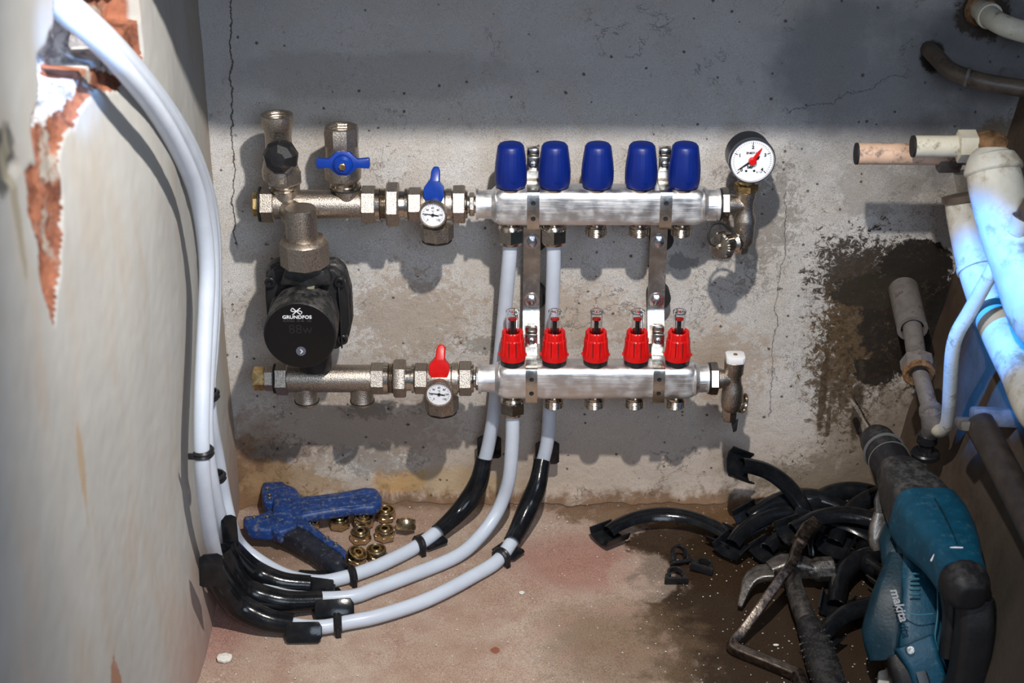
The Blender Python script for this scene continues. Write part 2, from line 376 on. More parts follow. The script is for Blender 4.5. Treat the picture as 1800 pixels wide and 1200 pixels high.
def leftmat():
    n = NT('old_plaster_with_brick'); N = n.noise
    big = N(4, 5, .6); st = N(16, 6, .6, stretch=(1, 1, .35)); fine = N(150, 5, .7); mid = N(26, 6, .62)
    c = n.mix(n.ss(big, .34, .66), (.385, .38, .36), (.455, .455, .435))
    c = n.mix(n.math('MULTIPLY', n.ss(st, .45, .7), .45), c, (.44, .36, .28))
    x, y, z = n.sep()
    low = n.math('MULTIPLY', n.ss(n.math('ADD', z, n.math('MULTIPLY', n.math('SUBTRACT', mid, .5), .14)), .20, -.02), n.ss(y, -.58, -.38))
    c = n.mix(n.math('MULTIPLY', low, .65), c, (.36, .20, .15))
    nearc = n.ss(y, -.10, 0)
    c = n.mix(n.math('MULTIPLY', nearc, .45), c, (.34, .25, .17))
    # grey scar on the left edge
    for (px, py, ry, rz, col, k) in ((14, 282, .028, .026, (.06, .06, .055), .8), (32, 350, .010, .06, (.30, .27, .20), .8), (222, 1215, .018, .035, (.32, .15, .09), 1.4), (155, 838, .008, .05, (.40, .30, .2), 1.0)):
        p = XP(px, py, -.354); m = n.blob(p, (0, ry, rz), .3, mid, k); c = n.mix(n.math('MULTIPLY', m, .85), c, col)
    at = n.t.nodes.new('ShaderNodeAttribute'); at.attribute_name = 'broken'; br = at.outputs['Fac']
    at2 = n.t.nodes.new('ShaderNodeAttribute'); at2.attribute_name = 'rubble'; rb = at2.outputs['Fac']
    brick = n.mix(n.ss(N(34, 6, .7), .35, .62), (.13, .05, .032), (.36, .145, .085)); brick = n.mix(n.ss(mid, .55, .66), brick, (.33, .30, .26))
    rub = n.mix(n.ss(N(60, 6, .7, dist=.4), .38, .58), (.26, .26, .28), (.74, .74, .74))
    inner = n.mix(n.ss(rb, .4, .6), brick, rub)
    c = n.mix(n.ss(br, .25, .5), c, inner)
    n.put(n.b.inputs['Base Color'], c); n.b.inputs['Roughness'].default_value = .85; n.b.inputs['Specular IOR Level'].default_value = .15
    n.bump(n.math('ADD', n.math('MULTIPLY', st, .7), n.math('MULTIPLY', fine, .45)), .4, .0016); return n.mat
def floormat():
    n = NT('stained_concrete_floor'); N = n.noise
    big = N(6, 6, .6); mid = N(26, 6, .65); gr = N(700, 3, .7); fine = N(130, 5, .7)
    c = n.mix(n.ss(big, .36, .64), (.45, .33, .255), (.55, .45, .37))
    c = n.mix(n.ss(mid, .40, .66, 0, .5), c, (.36, .22, .17))
    def bl(px, py, rx, ry, edge, nz, k, col, f):
        nonlocal c
        p = F(px, py); s = sc(p); m = n.blob(p, (rx*s, ry*s/.56, 0), edge, nz, k); c = n.mix(n.math('MULTIPLY', m, f), c, col); return m
    bl(1010, 985, 110, 50, .8, mid, 1.0, (.36, .15, .12), .6)
    bl(400, 1060, 60, 90, .8, mid, 1.0, (.34, .15, .13), .6)
    bl(650, 900, 150, 30, .8, mid, 1.0, (.36, .25, .19), .5)
    bl(480, 950, 80, 50, .8, mid, 1.0, (.20, .125, .08), .8)
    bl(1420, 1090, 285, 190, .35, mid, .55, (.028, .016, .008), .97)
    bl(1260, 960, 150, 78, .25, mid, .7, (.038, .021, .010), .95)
    bl(1160, 900, 190, 26, .4, mid, 1.2, (.17, .10, .05), .8)
    bl(1090, 1140, 130, 75, .9, mid, 1.0, (.19, .13, .08), .65)
    bl(1130, 1010, 60, 40, .2, mid, .6, (.47, .37, .30), .5)
    bl(870, 1140, 10, 7, .3, mid, 1.2, (.28, .07, .04), .8)
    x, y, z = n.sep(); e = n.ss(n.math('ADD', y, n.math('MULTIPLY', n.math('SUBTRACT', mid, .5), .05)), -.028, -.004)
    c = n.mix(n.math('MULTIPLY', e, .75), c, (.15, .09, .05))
    c = n.mix(n.ss(gr, .34, .60, .75, 0), c, (.42, .36, .33), 'MULTIPLY')
    d, vc = n.vor(210); s1 = n.t.nodes.new('ShaderNodeSeparateColor'); n.t.links.new(vc, s1.inputs[0])
    sp = n.math('MULTIPLY', n.ss(d, .28, .16), n.ss(s1.outputs[1], .93, .95)); c = n.mix(n.math('MULTIPLY', sp, .8), c, (.60, .55, .48))
    n.put(n.b.inputs['Base Color'], c); n.b.inputs['Roughness'].default_value = .82; n.b.inputs['Specular IOR Level'].default_value = .12
    n.bump(n.math('ADD', mid, n.math('ADD', n.math('MULTIPLY', fine, .5), n.math('MULTIPLY', gr, .25))), .5, .0018); return n.mat
def rightmat():
    n = NT('brown_stained_plaster'); big = n.noise(5, 5, .6); mid = n.noise(30, 6, .65); fine = n.noise(200, 5, .7)
    c = n.mix(n.ss(big, .3, .7), (.075, .053, .038), (.12, .092, .07)); c = n.mix(n.ss(mid, .45, .7, 0, .5), c, (.055, .036, .024))
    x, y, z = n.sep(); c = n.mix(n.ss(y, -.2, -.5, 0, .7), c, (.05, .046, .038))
    n.put(n.b.inputs['Base Color'], c); n.b.inputs['Roughness'].default_value = .85; n.b.inputs['Specular IOR Level'].default_value = .15
    n.bump(n.math('ADD', mid, n.math('MULTIPLY', fine, .6)), .5, .002); return n.mat

# ------------------------------------------------------------------ the setting
LX = -.354
def rightx(z): return .483+.2013*max(z, 0)
def grid(nu, nv, fn):
    v = [fn(i/nu, j/nv) for j in range(nv+1) for i in range(nu+1)]
    f = [(j*(nu+1)+i, j*(nu+1)+i+1, (j+1)*(nu+1)+i+1, (j+1)*(nu+1)+i) for j in range(nv) for i in range(nu)]
    return v, f
def nz(p, s, a): return noise.noise(Vector(p)*s)*a
def bw(u, v):
    z = v*.80; xr = rightx(z)+.01; x = LX-.01+(xr-LX+.01)*u
    d = nz((x, 0, z), 5, .004)+nz((x, 3, z), 22, .0014)+nz((x, 5, z), 70, .0006)
    dl = x-LX; fil = .012*math.exp(-max(dl, 0)/.012)
    ft = .010*math.exp(-z/.009)*(.8+noise.noise(Vector((x*18, 2, 0)))+.6*noise.noise(Vector((x*60, 5, 0))))
    return (x, -d*.9-fil+.002-ft, z)
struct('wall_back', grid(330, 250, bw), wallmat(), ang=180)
hole = [(108, -30), (103, 50), (92, 72), (76, 105), (79, 150), (73, 190), (62, 225), (70, 290), (52, 298), (58, 380), (72, 425), (75, 500), (98, 565), (110, 480), (113, 420), (116, 350), (108, 290), (118, 240), (135, 215), (165, 160), (205, 158), (222, 130), (252, 60), (248, -30)]
hp = [(XP(a, b, LX).y, XP(a, b, LX).z) for a, b in hole]
scar = [(XP(a, b, LX).y, XP(a, b, LX).z) for a, b in [(-20, 235), (8, 240), (25, 270), (46, 288), (38, 300), (28, 330), (18, 322), (0, 300), (-20, 300)]]
def inside(y, z, P):
    c = False; j = len(P)-1; dm = 9
    for i in range(len(P)):
        a, b = P[i]; e, g = P[j]
        if (b > z) != (g > z) and y < (e-a)*(z-b)/(g-b)+a: c = not c
        vx, vy = e-a, g-b; t = max(0, min(1, ((y-a)*vx+(z-b)*vy)/(vx*vx+vy*vy))); dm = min(dm, math.hypot(y-a-vx*t, z-b-vy*t)); j = i
    return dm if c else -dm
NU, NV = 340, 270; brk = []; rub = []
blo = XP(80, 222, LX).z
rbp = [(XP(a, b, LX).y, XP(a, b, LX).z) for a, b in [(104, 45), (70, 105), (66, 200), (85, 232), (118, 196), (140, 178), (160, 150), (138, 132), (146, 112), (230, 140), (190, 60), (140, -30), (100, -30)]]
def lw(u, v):
    y = -(u**1.0)*1.18; z = v*1.0
    if u > .997: y = -2.2
    d = nz((0, y, z), 2.4, .010)+nz((2, y, z*.4), 13, .0016)+nz((4, y, z), 60, .0004)
    bulge = .010*math.exp(-((y+.32)/.16)**2)
    m = inside(y+nz((1, y, z), 60, .004), z+nz((7, y, z), 60, .004), hp) if -.95 < y < -.35 and z > .45 else -1
    m2 = inside(y, z, scar) if y < -.55 and z > .5 else -1
    b = 0; r = 0
    if m > 0:
        dep = .034 if z > blo else .007
        d -= min(m/.004, 1)*(dep*(.8+.5*noise.noise(Vector((3, y*30, z*30)))))+abs(nz((9, y, z), 120, .006)); b = 1
        r = 1 if inside(y+nz((11, y, z), 50, .006), z+nz((13, y, z), 50, .006), rbp) > 0 else 0
    elif m2 > 0: d -= min(m2/.003, 1)*.004
    brk.append(b); rub.append(r)
    return (LX+d-.004+bulge, y, z)
wl = struct('wall_left', grid(NU, NV, lw), leftmat(), ang=180)
for nm, arr in (('broken', brk), ('rubble', rub)):
    a = wl.data.attributes.new(nm, 'FLOAT', 'POINT'); a.data.foreach_set('value', [float(q) for q in arr])
def rw(u, v):
    y = -2.2*u**1.6; z = v*.80; d = nz((1, y, z), 5, .006)+nz((2, y, z), 26, .002)
    return (rightx(z)+d, y, z)
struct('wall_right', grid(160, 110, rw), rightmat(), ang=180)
def fl(u, v):
    x = LX-.03+(.53-LX+.03)*u; y = .01-v*1.2 if v < .99 else -2.2
    return (x, y, nz((x, y, 1), 7, .0018)-.0012+nz((x, y, 4), 40, .0006))
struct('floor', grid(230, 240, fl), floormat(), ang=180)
struct('shade_slab', rbox((1.05, .40, .12), (.125, -.20, .888), .004), mat('dark_slab_plaster', (.2, .19, .18), .9, 0, .2, 12, .5, 90))  # unseen overhead slab, placed so its edge shades the upper back wall

# ------------------------------------------------------------------ manifold rows
class Row:
    def __init__(s, yc, c): s.yc = yc; s.c = c; s.z = W(900, yc, -c).z; s.s = sc(W(900, yc, -c))
    def x(s, px): return (px-900)*s.s
    def p(s, px, dz=0, dy=0): return Vector((s.x(px), -s.c+dy, s.z+dz))
    def lat(s, prof, seg=32, dz=0, dy=0, phase=0, **k):
        return lathe([(s.x(a), r*s.s) for a, r in prof], (0, -s.c+dy, s.z+dz), (1, 0, 0), seg, phase, **k)
def hexp(a, b, r, ch=1.6):   # chamfered hexagon profile
    return [(a, r*.93), (a+ch, r*1.0), (b-ch, r*1.0), (b, r*.93)]
U = Row(359, .080); L = Row(665, .090)
HX = radians(5)
def rsec(hw, hh, r, n=5):
    out = []
    for (cx, cy, a0) in ((hw-r, hh-r, 0), (-hw+r, hh-r, 90), (-hw+r, -hh+r, 180), (hw-r, -hh+r, 270)):
        for k in range(n+1): a = radians(a0+90*k/n); out.append((cx+r*cos(a), cy+r*sin(a)))
    return out
def bar_mesh(R, x0, x1):
    hw, hh = .0185, .0215; xs = [x0-3, x0+1, x0+5, x0+11, x0+18, x1-18, x1-11, x1-5, x1-1, x1+3]; ks = [.62, .78, .90, .97, 1, 1, .97, .90, .78, .62]
    pts = [R.p(a) for a in xs]; sec = rsec(hw, hh, .009)
    return sweep(sec, pts, Vector((0, 0, 1)), ks)
def vlat(prof_px, px, pys, c, **k): pass
def vert(R, px, prof, dy=0, seg=32, **k):
    """upright lathe at photograph column px of row R; prof = [(height m above row axis, radius px)]"""
    p = R.p(px, 0, dy); return lathe([(h, r*R.s) for h, r in prof], p, (0, 0, 1), seg, **k)
UT = .0215
def outlet(R, px, parent, nut):
    p = R.p(px)
    m = MB().add(lathe([(-UT-.0005, .0085), (-UT-.003, .0085), (-UT-.0032, .0112), (-UT-.006, .0112), (-UT-.0065, .0098)]+thr(-UT-.0065, -UT-.0165, .0122, 5, .06)+[(-UT-.0165, .0098), (-UT-.0165, .0075), (-UT-.010, .0070)], p, (0, 0, 1), 28))
    o = build('outlet', m, NICKEL2, parent)
    if nut:
        build('pipe_nut', MB().add(lathe([(-UT-.0065, .0140), (-UT-.008, .0158), (-UT-.0235, .0158), (-UT-.0255, .0140)], p, (0, 0, 1), 6)).add(lathe([(-UT-.004, .0125), (-UT-.0075, .0148), (-UT-.009, .0148)], p, (0, 0, 1), 28)).add(lathe([(-UT-.023, .0140), (-UT-.0275, .0125), (-UT-.0275, .009)], p, (0, 0, 1), 28)), NICKEL2, parent)
# upper manifold
um = thing('manifold_bar', 'long stainless manifold bar with five blue caps, the upper one', 'manifold', U.p(1052))
build('bar', bar_mesh(U, 868, 1237), STEEL, um, ang=50)
build('neck', MB().add(U.lat([(837, 20), (837, 28), (841, 28), (841, 24.5), (846, 24.5), (864, 26), (871, 33), (874, 30)])), STEEL, um)
build('neck', MB().add(U.lat([(1232, 30), (1236, 33), (1243, 26.5), (1261, 26), (1261, 28), (1265, 28), (1265, 20)])), STEEL, um)
for i, px in enumerate((898, 974, 1049, 1125, 1200)):
    t = UT
    m = MB().add(vert(U, px, [(t+.0005, 22), (t+.0015, 25.5), (t+.005, 27.2), (t+.010, 28.2), (t+.020, 28.4), (t+.030, 27.2), (t+.043, 24.4), (t+.049, 22.9), (t+.0515, 20), (t+.0528, 14), (t+.053, 0)], seg=72, rmod=lambda k, h: 1.0 if (k % 3 or h > t+.046 or h < t+.006) else .985))
    cp = build('blue_cap', m, BLUE, um, ang=50)
    q = U.p(px); 
    build('cap_ring', MB().add(lathe([(t-.001, .0165), (t+.0008, .0170), (t+.0010, .0150)], q, (0, 0, 1), 32)), NICKEL2, um)
    if i in (1, 3, 4, 0):
        a = q+Vector((.003, -.0188, t+.0125)); build('emblem', MB().add(tube([a+Vector((-.0035, 0, .002)), a+Vector((-.002, -.0006, -.0005)), a+Vector((.0012, -.0006, -.001)), a+Vector((.0032, 0, .0015))], .0004, 6, 4)), BLUE, cp)
    outlet(U, px, um, i < 2)
# lower manifold
lm = thing('manifold_bar', 'long stainless manifold bar carrying five red flow meters, the lower one', 'manifold', L.p(1048))
build('bar', bar_mesh(L, 874, 1222), STEEL, lm, ang=50)
build('neck', MB().add(L.lat([(841, 18), (841, 27), (846, 27), (846, 23.5), (850, 23.5), (870, 25), (876, 31), (879, 28)])), STEEL, lm)
build('neck', MB().add(L.lat([(1217, 28), (1221, 31), (1228, 25), (1243, 24.5), (1243, 27), (1246, 27), (1246, 18)])), STEEL, lm)
for i, px in enumerate((901, 974, 1046, 1117, 1189)):
    q = L.p(px); t = UT
    fm = build('flow_meter', MB().add(lathe([(t+.006, .0145), (t+.0065, .0156), (t+.011, .0160), (t+.016, .0157), (t+.022, .0146), (t+.032, .0143), (t+.0335, .0132), (t+.0415, .0128), (t+.043, .0115), (t+.0415, .0085), (t+.030, .0082)], q, (0, 0, 1), 64, rmod=lambda k, h: .93 if (k % 8 == 0 and t+.012 < h < t+.042) else 1)).add(rbox((.003, .004, .003), q+Vector((-.0158, -.002, t+.013)), .0006)).add(rbox((.003, .004, .003), q+Vector((.0158, -.002, t+.012)), .0006)), RED, lm, ang=30)
    build('collar', MB().add(lathe([(t-.001, .0146), (t+.003, .0148), (t+.0065, .0146)], q, (0, 0, 1), 32)), BLACK, fm)
    for sx in (-.0042, .0042):
        build('groove', MB().add(rbox((.0009, .0016, .022), q+Vector((sx, -.0145, t+.0225)), .0002)), BLACK, fm)
    build('sight_tube', MB().add(lathe([(t+.036, .0073), (t+.065, .0073), (t+.0665, .0081), (t+.0685, .0081), (t+.0695, .0073), (t+.0705, .0045), (t+.0675, .0040), (t+.066, .0058), (t+.036, .0058)], q, (0, 0, 1), 16)), CLEAR, fm)
    build('float', MB().add(lathe([(t+.0575, .003), (t+.058, .0050), (t+.0605, .0050), (t+.061, .003)], q, (0, 0, 1), 16)), RED, fm)
    sp = [(t+.034, .0022)]
    for k in range(12): sp += [(t+.035+k*.0018, .0016), (t+.0358+k*.0018, .0030)]
    build('spring', MB().add(lathe(sp+[(t+.0575, .0012)], q, (0, 0, 1), 14)), BLACK, fm)
    tk = MB()
    for k in range(6): tk.add(rbox((.0016, .0003, .0004), q+Vector((.0042, -.0061, t+.044+k*.0026)), 0))
    build('scale_marks', tk, INK, fm)
    outlet(L, px, lm, i == 0)

# ------------------------------------------------------------------ brackets
def bracket(pxa, pxb, label):
    xa, xb = U.x(pxa), L.x(pxb); cx = (xa+xb)/2
    t = thing('manifold_bracket', label, 'bracket', (cx, 0, U.z-.12))
    YW = -.030; tk = .0018; fs = lambda w: [(-w/2, -tk/2), (w/2, -tk/2), (w/2, tk/2), (-w/2, tk/2)]
    z0 = W(cx/U.s+900, 398, YW).z; z1 = W(935, 545, YW).z; lf = L.z
    # wall plate: leaves the upper clamp, drops along the wall, kicks forward to the lower clamp
    pts = [(xa, -.085, U.z-UT-.006), (xa, -.060, U.z-UT-.006), (xa, YW-.004, U.z-UT-.007), (xa, YW, U.z-UT-.011), (xa+(xb-xa)*.5, YW, U.z-.10), (xb, YW, z1+.004), (xb, YW-.002, z1-.002), (xb, L_c(.040)-.010, z1-.035), (xb, -.060, lf+UT+.012)]
    build('wall_plate', MB().add(sweep(fs(.0205), pts, [Vector((0, -.25, 1))]*3+[Vector((0, -1, .3))]+[Vector((0, -1, 0))]*2+[Vector((0, -1, .8))]*3)), ZINC, t, ang=20)
    for R, x in ((U, xa), (L, xb)):
        yf = -R.c-.0195; yb = -R.c+.019; zt = R.z+UT+.001; zb = R.z-UT-.001
        def mk(P, w=.0140): return sweep(fs(w), P, [Vector((0, b, c)) for (_, b, c) in ups])
        P = [(x, yb+.004, zt+.040), (x, yb, zt+.036), (x, yb, zt+.012), (x, yb, zt+.003), (x, yb-.003, zt), (x, yf+.005, zt), (x, yf+.0015, zt-.0015), (x, yf, zt-.005), (x, yf, zb+.003), (x, yf+.0015, zb-.0005), (x, yf+.006, zb-.002)]
        ups = [(0, -1, 0)]*4+[(0, -.4, 1)]+[(0, 0, 1)]+[(0, -1, 1)]+[(0, -1, 0)]*2+[(0, -1, -1)]+[(0, 0, -1)]
        cl = build('clamp', MB().add(mk(P)), ZINC, t, ang=25)
        hl = MB()
        for dz in (.009, -.010):
            hl.add(lathe([(-.0003, .0028), (.0004, .0028), (.0002, .0022)], (x, yf-.0008, R.z+dz), (0, -1, 0), 16))
        build('hole', hl, RUBBER, cl)
        zz = zt+.024; yy = yb-.0030
        build('clamp_top', MB().add(rbox((.0150, .006, .012), (x, yy+.004, zt+.0335), .003)).add(rbox((.0148, .003, .017), (x, yy-.002, zt+.022), .001)), ZINC, t)
        sw = build('screw', MB().add(lathe([(0, .0052), (.0015, .0050), (.0026, .0035), (.0028, 0)], (x, yy-.0035, zt+.022), (0, -.93, .35), 20)), CHROME, t)
        build('screw_slot', MB().add(rbox((.006, .0006, .0010), (x, yy-.0062, zt+.0232), 0)).add(rbox((.0010, .0006, .006), (x, yy-.0062, zt+.0232), 0)), RUBBER, sw)
    for pz, py in ((424, YW), (527, YW)):
        z = W(935, pz+2, YW-.004).z; xx = xa+(xb-xa)*((U.z-z)/(U.z-L.z))
        build('rubber_pad', MB().add(lathe([(-.026, .0145), (-.004, .0145), (-.0015, .0132)], (xx+.004, YW, z-.001), (0, -1, 0), 28)), RUBBER, t)
        build('washer', MB().add(lathe([(.001, .0098), (.0022, .0096)], (xx, YW, z), (0, -1, 0), 28)), CHROME, t)
        build('bolt', MB().add(lathe([(.0022, .0062), (.0062, .0060), (.0068, .0050)], (xx, YW, z), (0, -1, 0), 6)), CHROME, t)
def L_c(v): return -v
bracket(937, 934, 'left zinc bracket strap clamping both manifold bars to the wall')
bracket(1168, 1156, 'right zinc bracket strap clamping both bars, red reflection in it')

# ------------------------------------------------------------------ left mixing fittings
def bore(p, r, zt, s, segs=32):   # open threaded socket interior going down from zt
    return [(zt, r), (zt, r*.80), (zt-.001, r*.74)]+[(zt-.0015-k*.0016, r*(.70 if k % 2 else .75)) for k in range(8)]+[(zt-.016, r*.7), (zt-.0165, 0)]
mx = thing('valve_body', 'nickel upper tee body carrying two upright valves, left of the upper manifold', 'pipe fitting', U.p(560))
build('body', MB().add(U.lat([(481, 20), (481, 26), (640, 25.5), (640, 20)], 36)).add(vert(U, 505, [(0, 24), (.020, 24), (.0225, 24.5), (.0235, 24.5)])).add(vert(U, 612, [(0, 22), (.022, 22.5)])), NICKEL, mx)
build('end_hex', MB().add(U.lat(hexp(459, 483, 32), 6, phase=HX)), NICKEL, mx)
build('plug', MB().add(U.lat(hexp(446, 457, 23), 8)), BRASSD, mx)
build('gasket', MB().add(U.lat([(456, 27), (456, 31), (459, 31), (459, 27)])), RUBBER, mx)
build('hex_collar', MB().add(U.lat(hexp(636, 661, 33), 6, phase=HX)), NICKEL, mx)
build('thread', MB().add(U.lat([(660, 26), (660, 29), (668, 29)]+thr(668, 680, 29.5, 4, .08))), NICKEL2, mx)
un = thing('union_nut', 'large nickel union nut right of the upper tee body', 'nut', U.p(690))
build('hexagon', MB().add(U.lat(hexp(679, 702, 39, 3), 6, phase=HX)), NICKEL, un)
build('sleeve', MB().add(U.lat([(702, 20), (702, 25), (712, 24), (712, 29), (717, 29), (717, 20)])), NICKEL2, un)
# upright valve with black cap
c1 = U.p(497); tv = thing('lockshield_valve', 'upright nickel valve with a faceted black cap', 'valve', c1+Vector((0, 0, .024)))
def zpy(px, py, R=U): return W(px, py, -R.c).z-R.z
zt = zpy(491, 201)
build('body', MB().add(lathe([(zpy(500, 313), .0205), (zpy(500, 300), .0215), (zpy(500, 285), .019), (zpy(500, 262), .0155), (zpy(500, 240), .0150), (zpy(500, 226), .0165), (zpy(500, 221), .0180), (zt-.0015, .0180)]+bore(None, .0180, zt, 1), c1, (0, 0, 1), 32)), NICKEL, tv)
build('hex_base', MB().add(lathe([(zpy(500, 322), .0190), (zpy(500, 318), .0215), (zpy(500, 299), .0215), (zpy(500, 292), .019)], c1+Vector((.003, 0, 0)), (0, 0, 1), 6, phase=.3)), NICKEL, tv)
build('ring', MB().add(lathe([(zpy(500, 333), .0165), (zpy(500, 331), .0178), (zpy(500, 328), .0178), (zpy(500, 326), .0155), (zpy(500, 315), .0155)], c1+Vector((.003, 0, 0)), (0, 0, 1), 32)), NICKEL2, tv)
kc = W(495, 274, -U.c-.020); ka = Vector((-.08, -.93, .10)).normalized()
build('knob_stem', MB().add(lathe([(-.022, .011), (.0, .012)], kc, ka, 20)), NICKEL, tv)
build('black_cap', MB().add(lathe([(-.004, .0185), (.0, .0200), (.009, .0200), (.016, .0165), (.0205, .0085), (.0212, .0)], kc, ka, 9, phase=.2)), BLACK, tv, ang=20)
# upright ball valve with blue butterfly handle
c2 = U.p(606); bv = thing('butterfly_valve', 'upright nickel ball valve with a blue butterfly handle', 'valve', c2+Vector((0, 0, .024)))
zt = zpy(602, 222)
build('body', MB().add(lathe([(zpy(606, 318), .0165), (zpy(606, 312), .0205), (zpy(606, 296), .0212), (zpy(606, 288), .0195), (zpy(606, 252), .0185), (zpy(606, 250), .0185)], c2, (0, 0, 1), 32)), NICKEL, bv)
build('socket', MB().add(lathe([(zpy(604, 256), .0185), (zpy(604, 253), .0202), (zt-.0035, .0202), (zt-.001, .0192)]+bore(None, .0192, zt, 1), c2, (0, 0, 1), 8, phase=.39)), NICKEL, bv)
build('ring', MB().add(lathe([(.0215, .0165), (.0215, .0178), (.0245, .0178), (.0245, .0155), (.030, .0155)], c2+Vector((.002, 0, 0)), (0, 0, 1), 32)), NICKEL2, bv)
build('gasket', MB().add(lathe([(.0200, .0150), (.0200, .0182), (.0215, .0182), (.0215, .015)], c2+Vector((.002, 0, 0)), (0, 0, 1), 32)), RUBBER, bv)
hc = W(604, 285, -U.c-.030); Mh = mat_frame(hc, (1, 0, 0), (0, .1, 1))
build('stem', MB().add(lathe([(-.016, .008), (.004, .008)], hc, (0, -1, 0), 16)), NICKEL, bv)
wp = [(-.030, -.004), (-.0285, -.0058), (-.016, -.0048), (-.012, -.0085), (-.006, -.0135), (.006, -.0135), (.012, -.0085), (.016, -.0048), (.0285, -.0058), (.030, -.004), (.030, .0045), (.0285, .006), (.016, .0050), (.012, .009), (.007, .0135), (-.007, .0135), (-.012, .009), (-.016, .0050), (-.0285, .006), (-.030, .0045)]
hd = build('handle', MB().add(prism(wp, -.0, .008, .0015, Mh)).add(lathe([(0.006, .0118), (.011, .0108), (.0135, .008), (.014, 0)], hc, (0, -1, 0), 28)), BLUEM, bv)
build('nut', MB().add(lathe([(.0135, .0042), (.0165, .0042), (.017, .0034)], hc, (0, -1, 0), 6)), BRASS, hd)

# thermometer dial helper
def dial(parent, c, axis, r, kind, up=(0, 0, 1)):
    a = Vector(axis).normalized(); u = Vector(up); u = (u-a*u.dot(a)).normalized(); x = u.cross(a)
    M = mat_frame(c, x, u)
    fc = build('dial_face', MB().add(lathe([(0, r), (.0006, r)], c, a, 40)), DIALW, parent)
    ink = MB()
    if kind == 'temp':
        for k in range(25):
            t = radians(225-k*270/24); rr = r*.90; l = r*(.10 if k % 2 else .16)
            ink.add(rbox((l, .00028, .0002), (rr-l/2, 0, .0008), 0, M @ Matrix.Rotation(t, 4, 'Z')))
        for k, s in enumerate(('0', '20', '40', '60', '80', '100', '120')):
            t = radians(225-k*45); ink.add(text(s, r*.24, M @ Matrix.Translation((r*.62*cos(t), r*.62*sin(t), .0009)), INK))
        ink.add(text('°C', r*.2, M @ Matrix.Translation((0, r*.30, .0009)), INK))
        ang = radians(172)
        nd = MB().add(prism([(-r*.30, -.0008), (-r*.5, -.0004), (-r*.52, .0004), (-r*.3, .0008), (r*.85, .00025), (r*.85, -.00025)], .0011, .0015, 0, M @ Matrix.Rotation(ang, 4, 'Z'))).add(lathe([(.001, r*.13), (.0022, r*.12)], c, a, 16))
        build('scale_marks', ink, INK, parent, flat=True); build('pointer', nd, INK, parent)
    else:
        for k in range(41):
            t = radians(222-k*264/40); l = r*(.16 if k % 10 == 0 else .08); wd = .0009 if k % 10 == 0 else .0003
            ink.add(rbox((l, wd, .0002), (r*.93-l/2, 0, .0008), 0, M @ Matrix.Rotation(t, 4, 'Z')))
        for k, s in enumerate('01234'):
            t = radians(222-k*66); ink.add(text(s, r*.22, M @ Matrix.Translation((r*.66*cos(t), r*.66*sin(t), .0009)), INK, bold=.0002))
        ink.add(text('EN837-1', r*.14, M @ Matrix.Translation((-.05*r, r*.38, .0009)), INK, bold=.0001))
        ink.add(text('bar', r*.22, M @ Matrix.Translation((-.08*r, -r*.30, .0009)), INK, bold=.0002))
        ink.add(text('kl. 1.6', r*.11, M @ Matrix.Translation((r*.35, -r*.56, .0009)), INK))
        for sx in (-.26, .12): ink.add(lathe([(.0006, r*.06), (.0009, r*.055)], M @ Vector((sx*r, -r*.5, 0)), a, 10))
        build('scale_marks', ink, INK, parent, flat=True)
        bn = M @ Matrix.Rotation(radians(213), 4, 'Z')
        build('pointer', MB().add(prism([(-r*.30, -.0022), (-r*.42, 0), (-r*.30, .0022), (r*.80, .0003), (r*.80, -.0003)], .0012, .0016, 0, bn)), INK, parent)
        rn = M @ Matrix.Rotation(radians(57), 4, 'Z')
        build('red_pointer', MB().add(prism([(-r*.12, -.0024), (r*.5, -.0016), (r*.78, 0), (r*.5, .0016), (-r*.12, .0024)], .0020, .0030, 0, rn)).add(lathe([(.001, r*.19), (.005, r*.18), (.006, r*.13)], c, a, 20)), RED, parent)
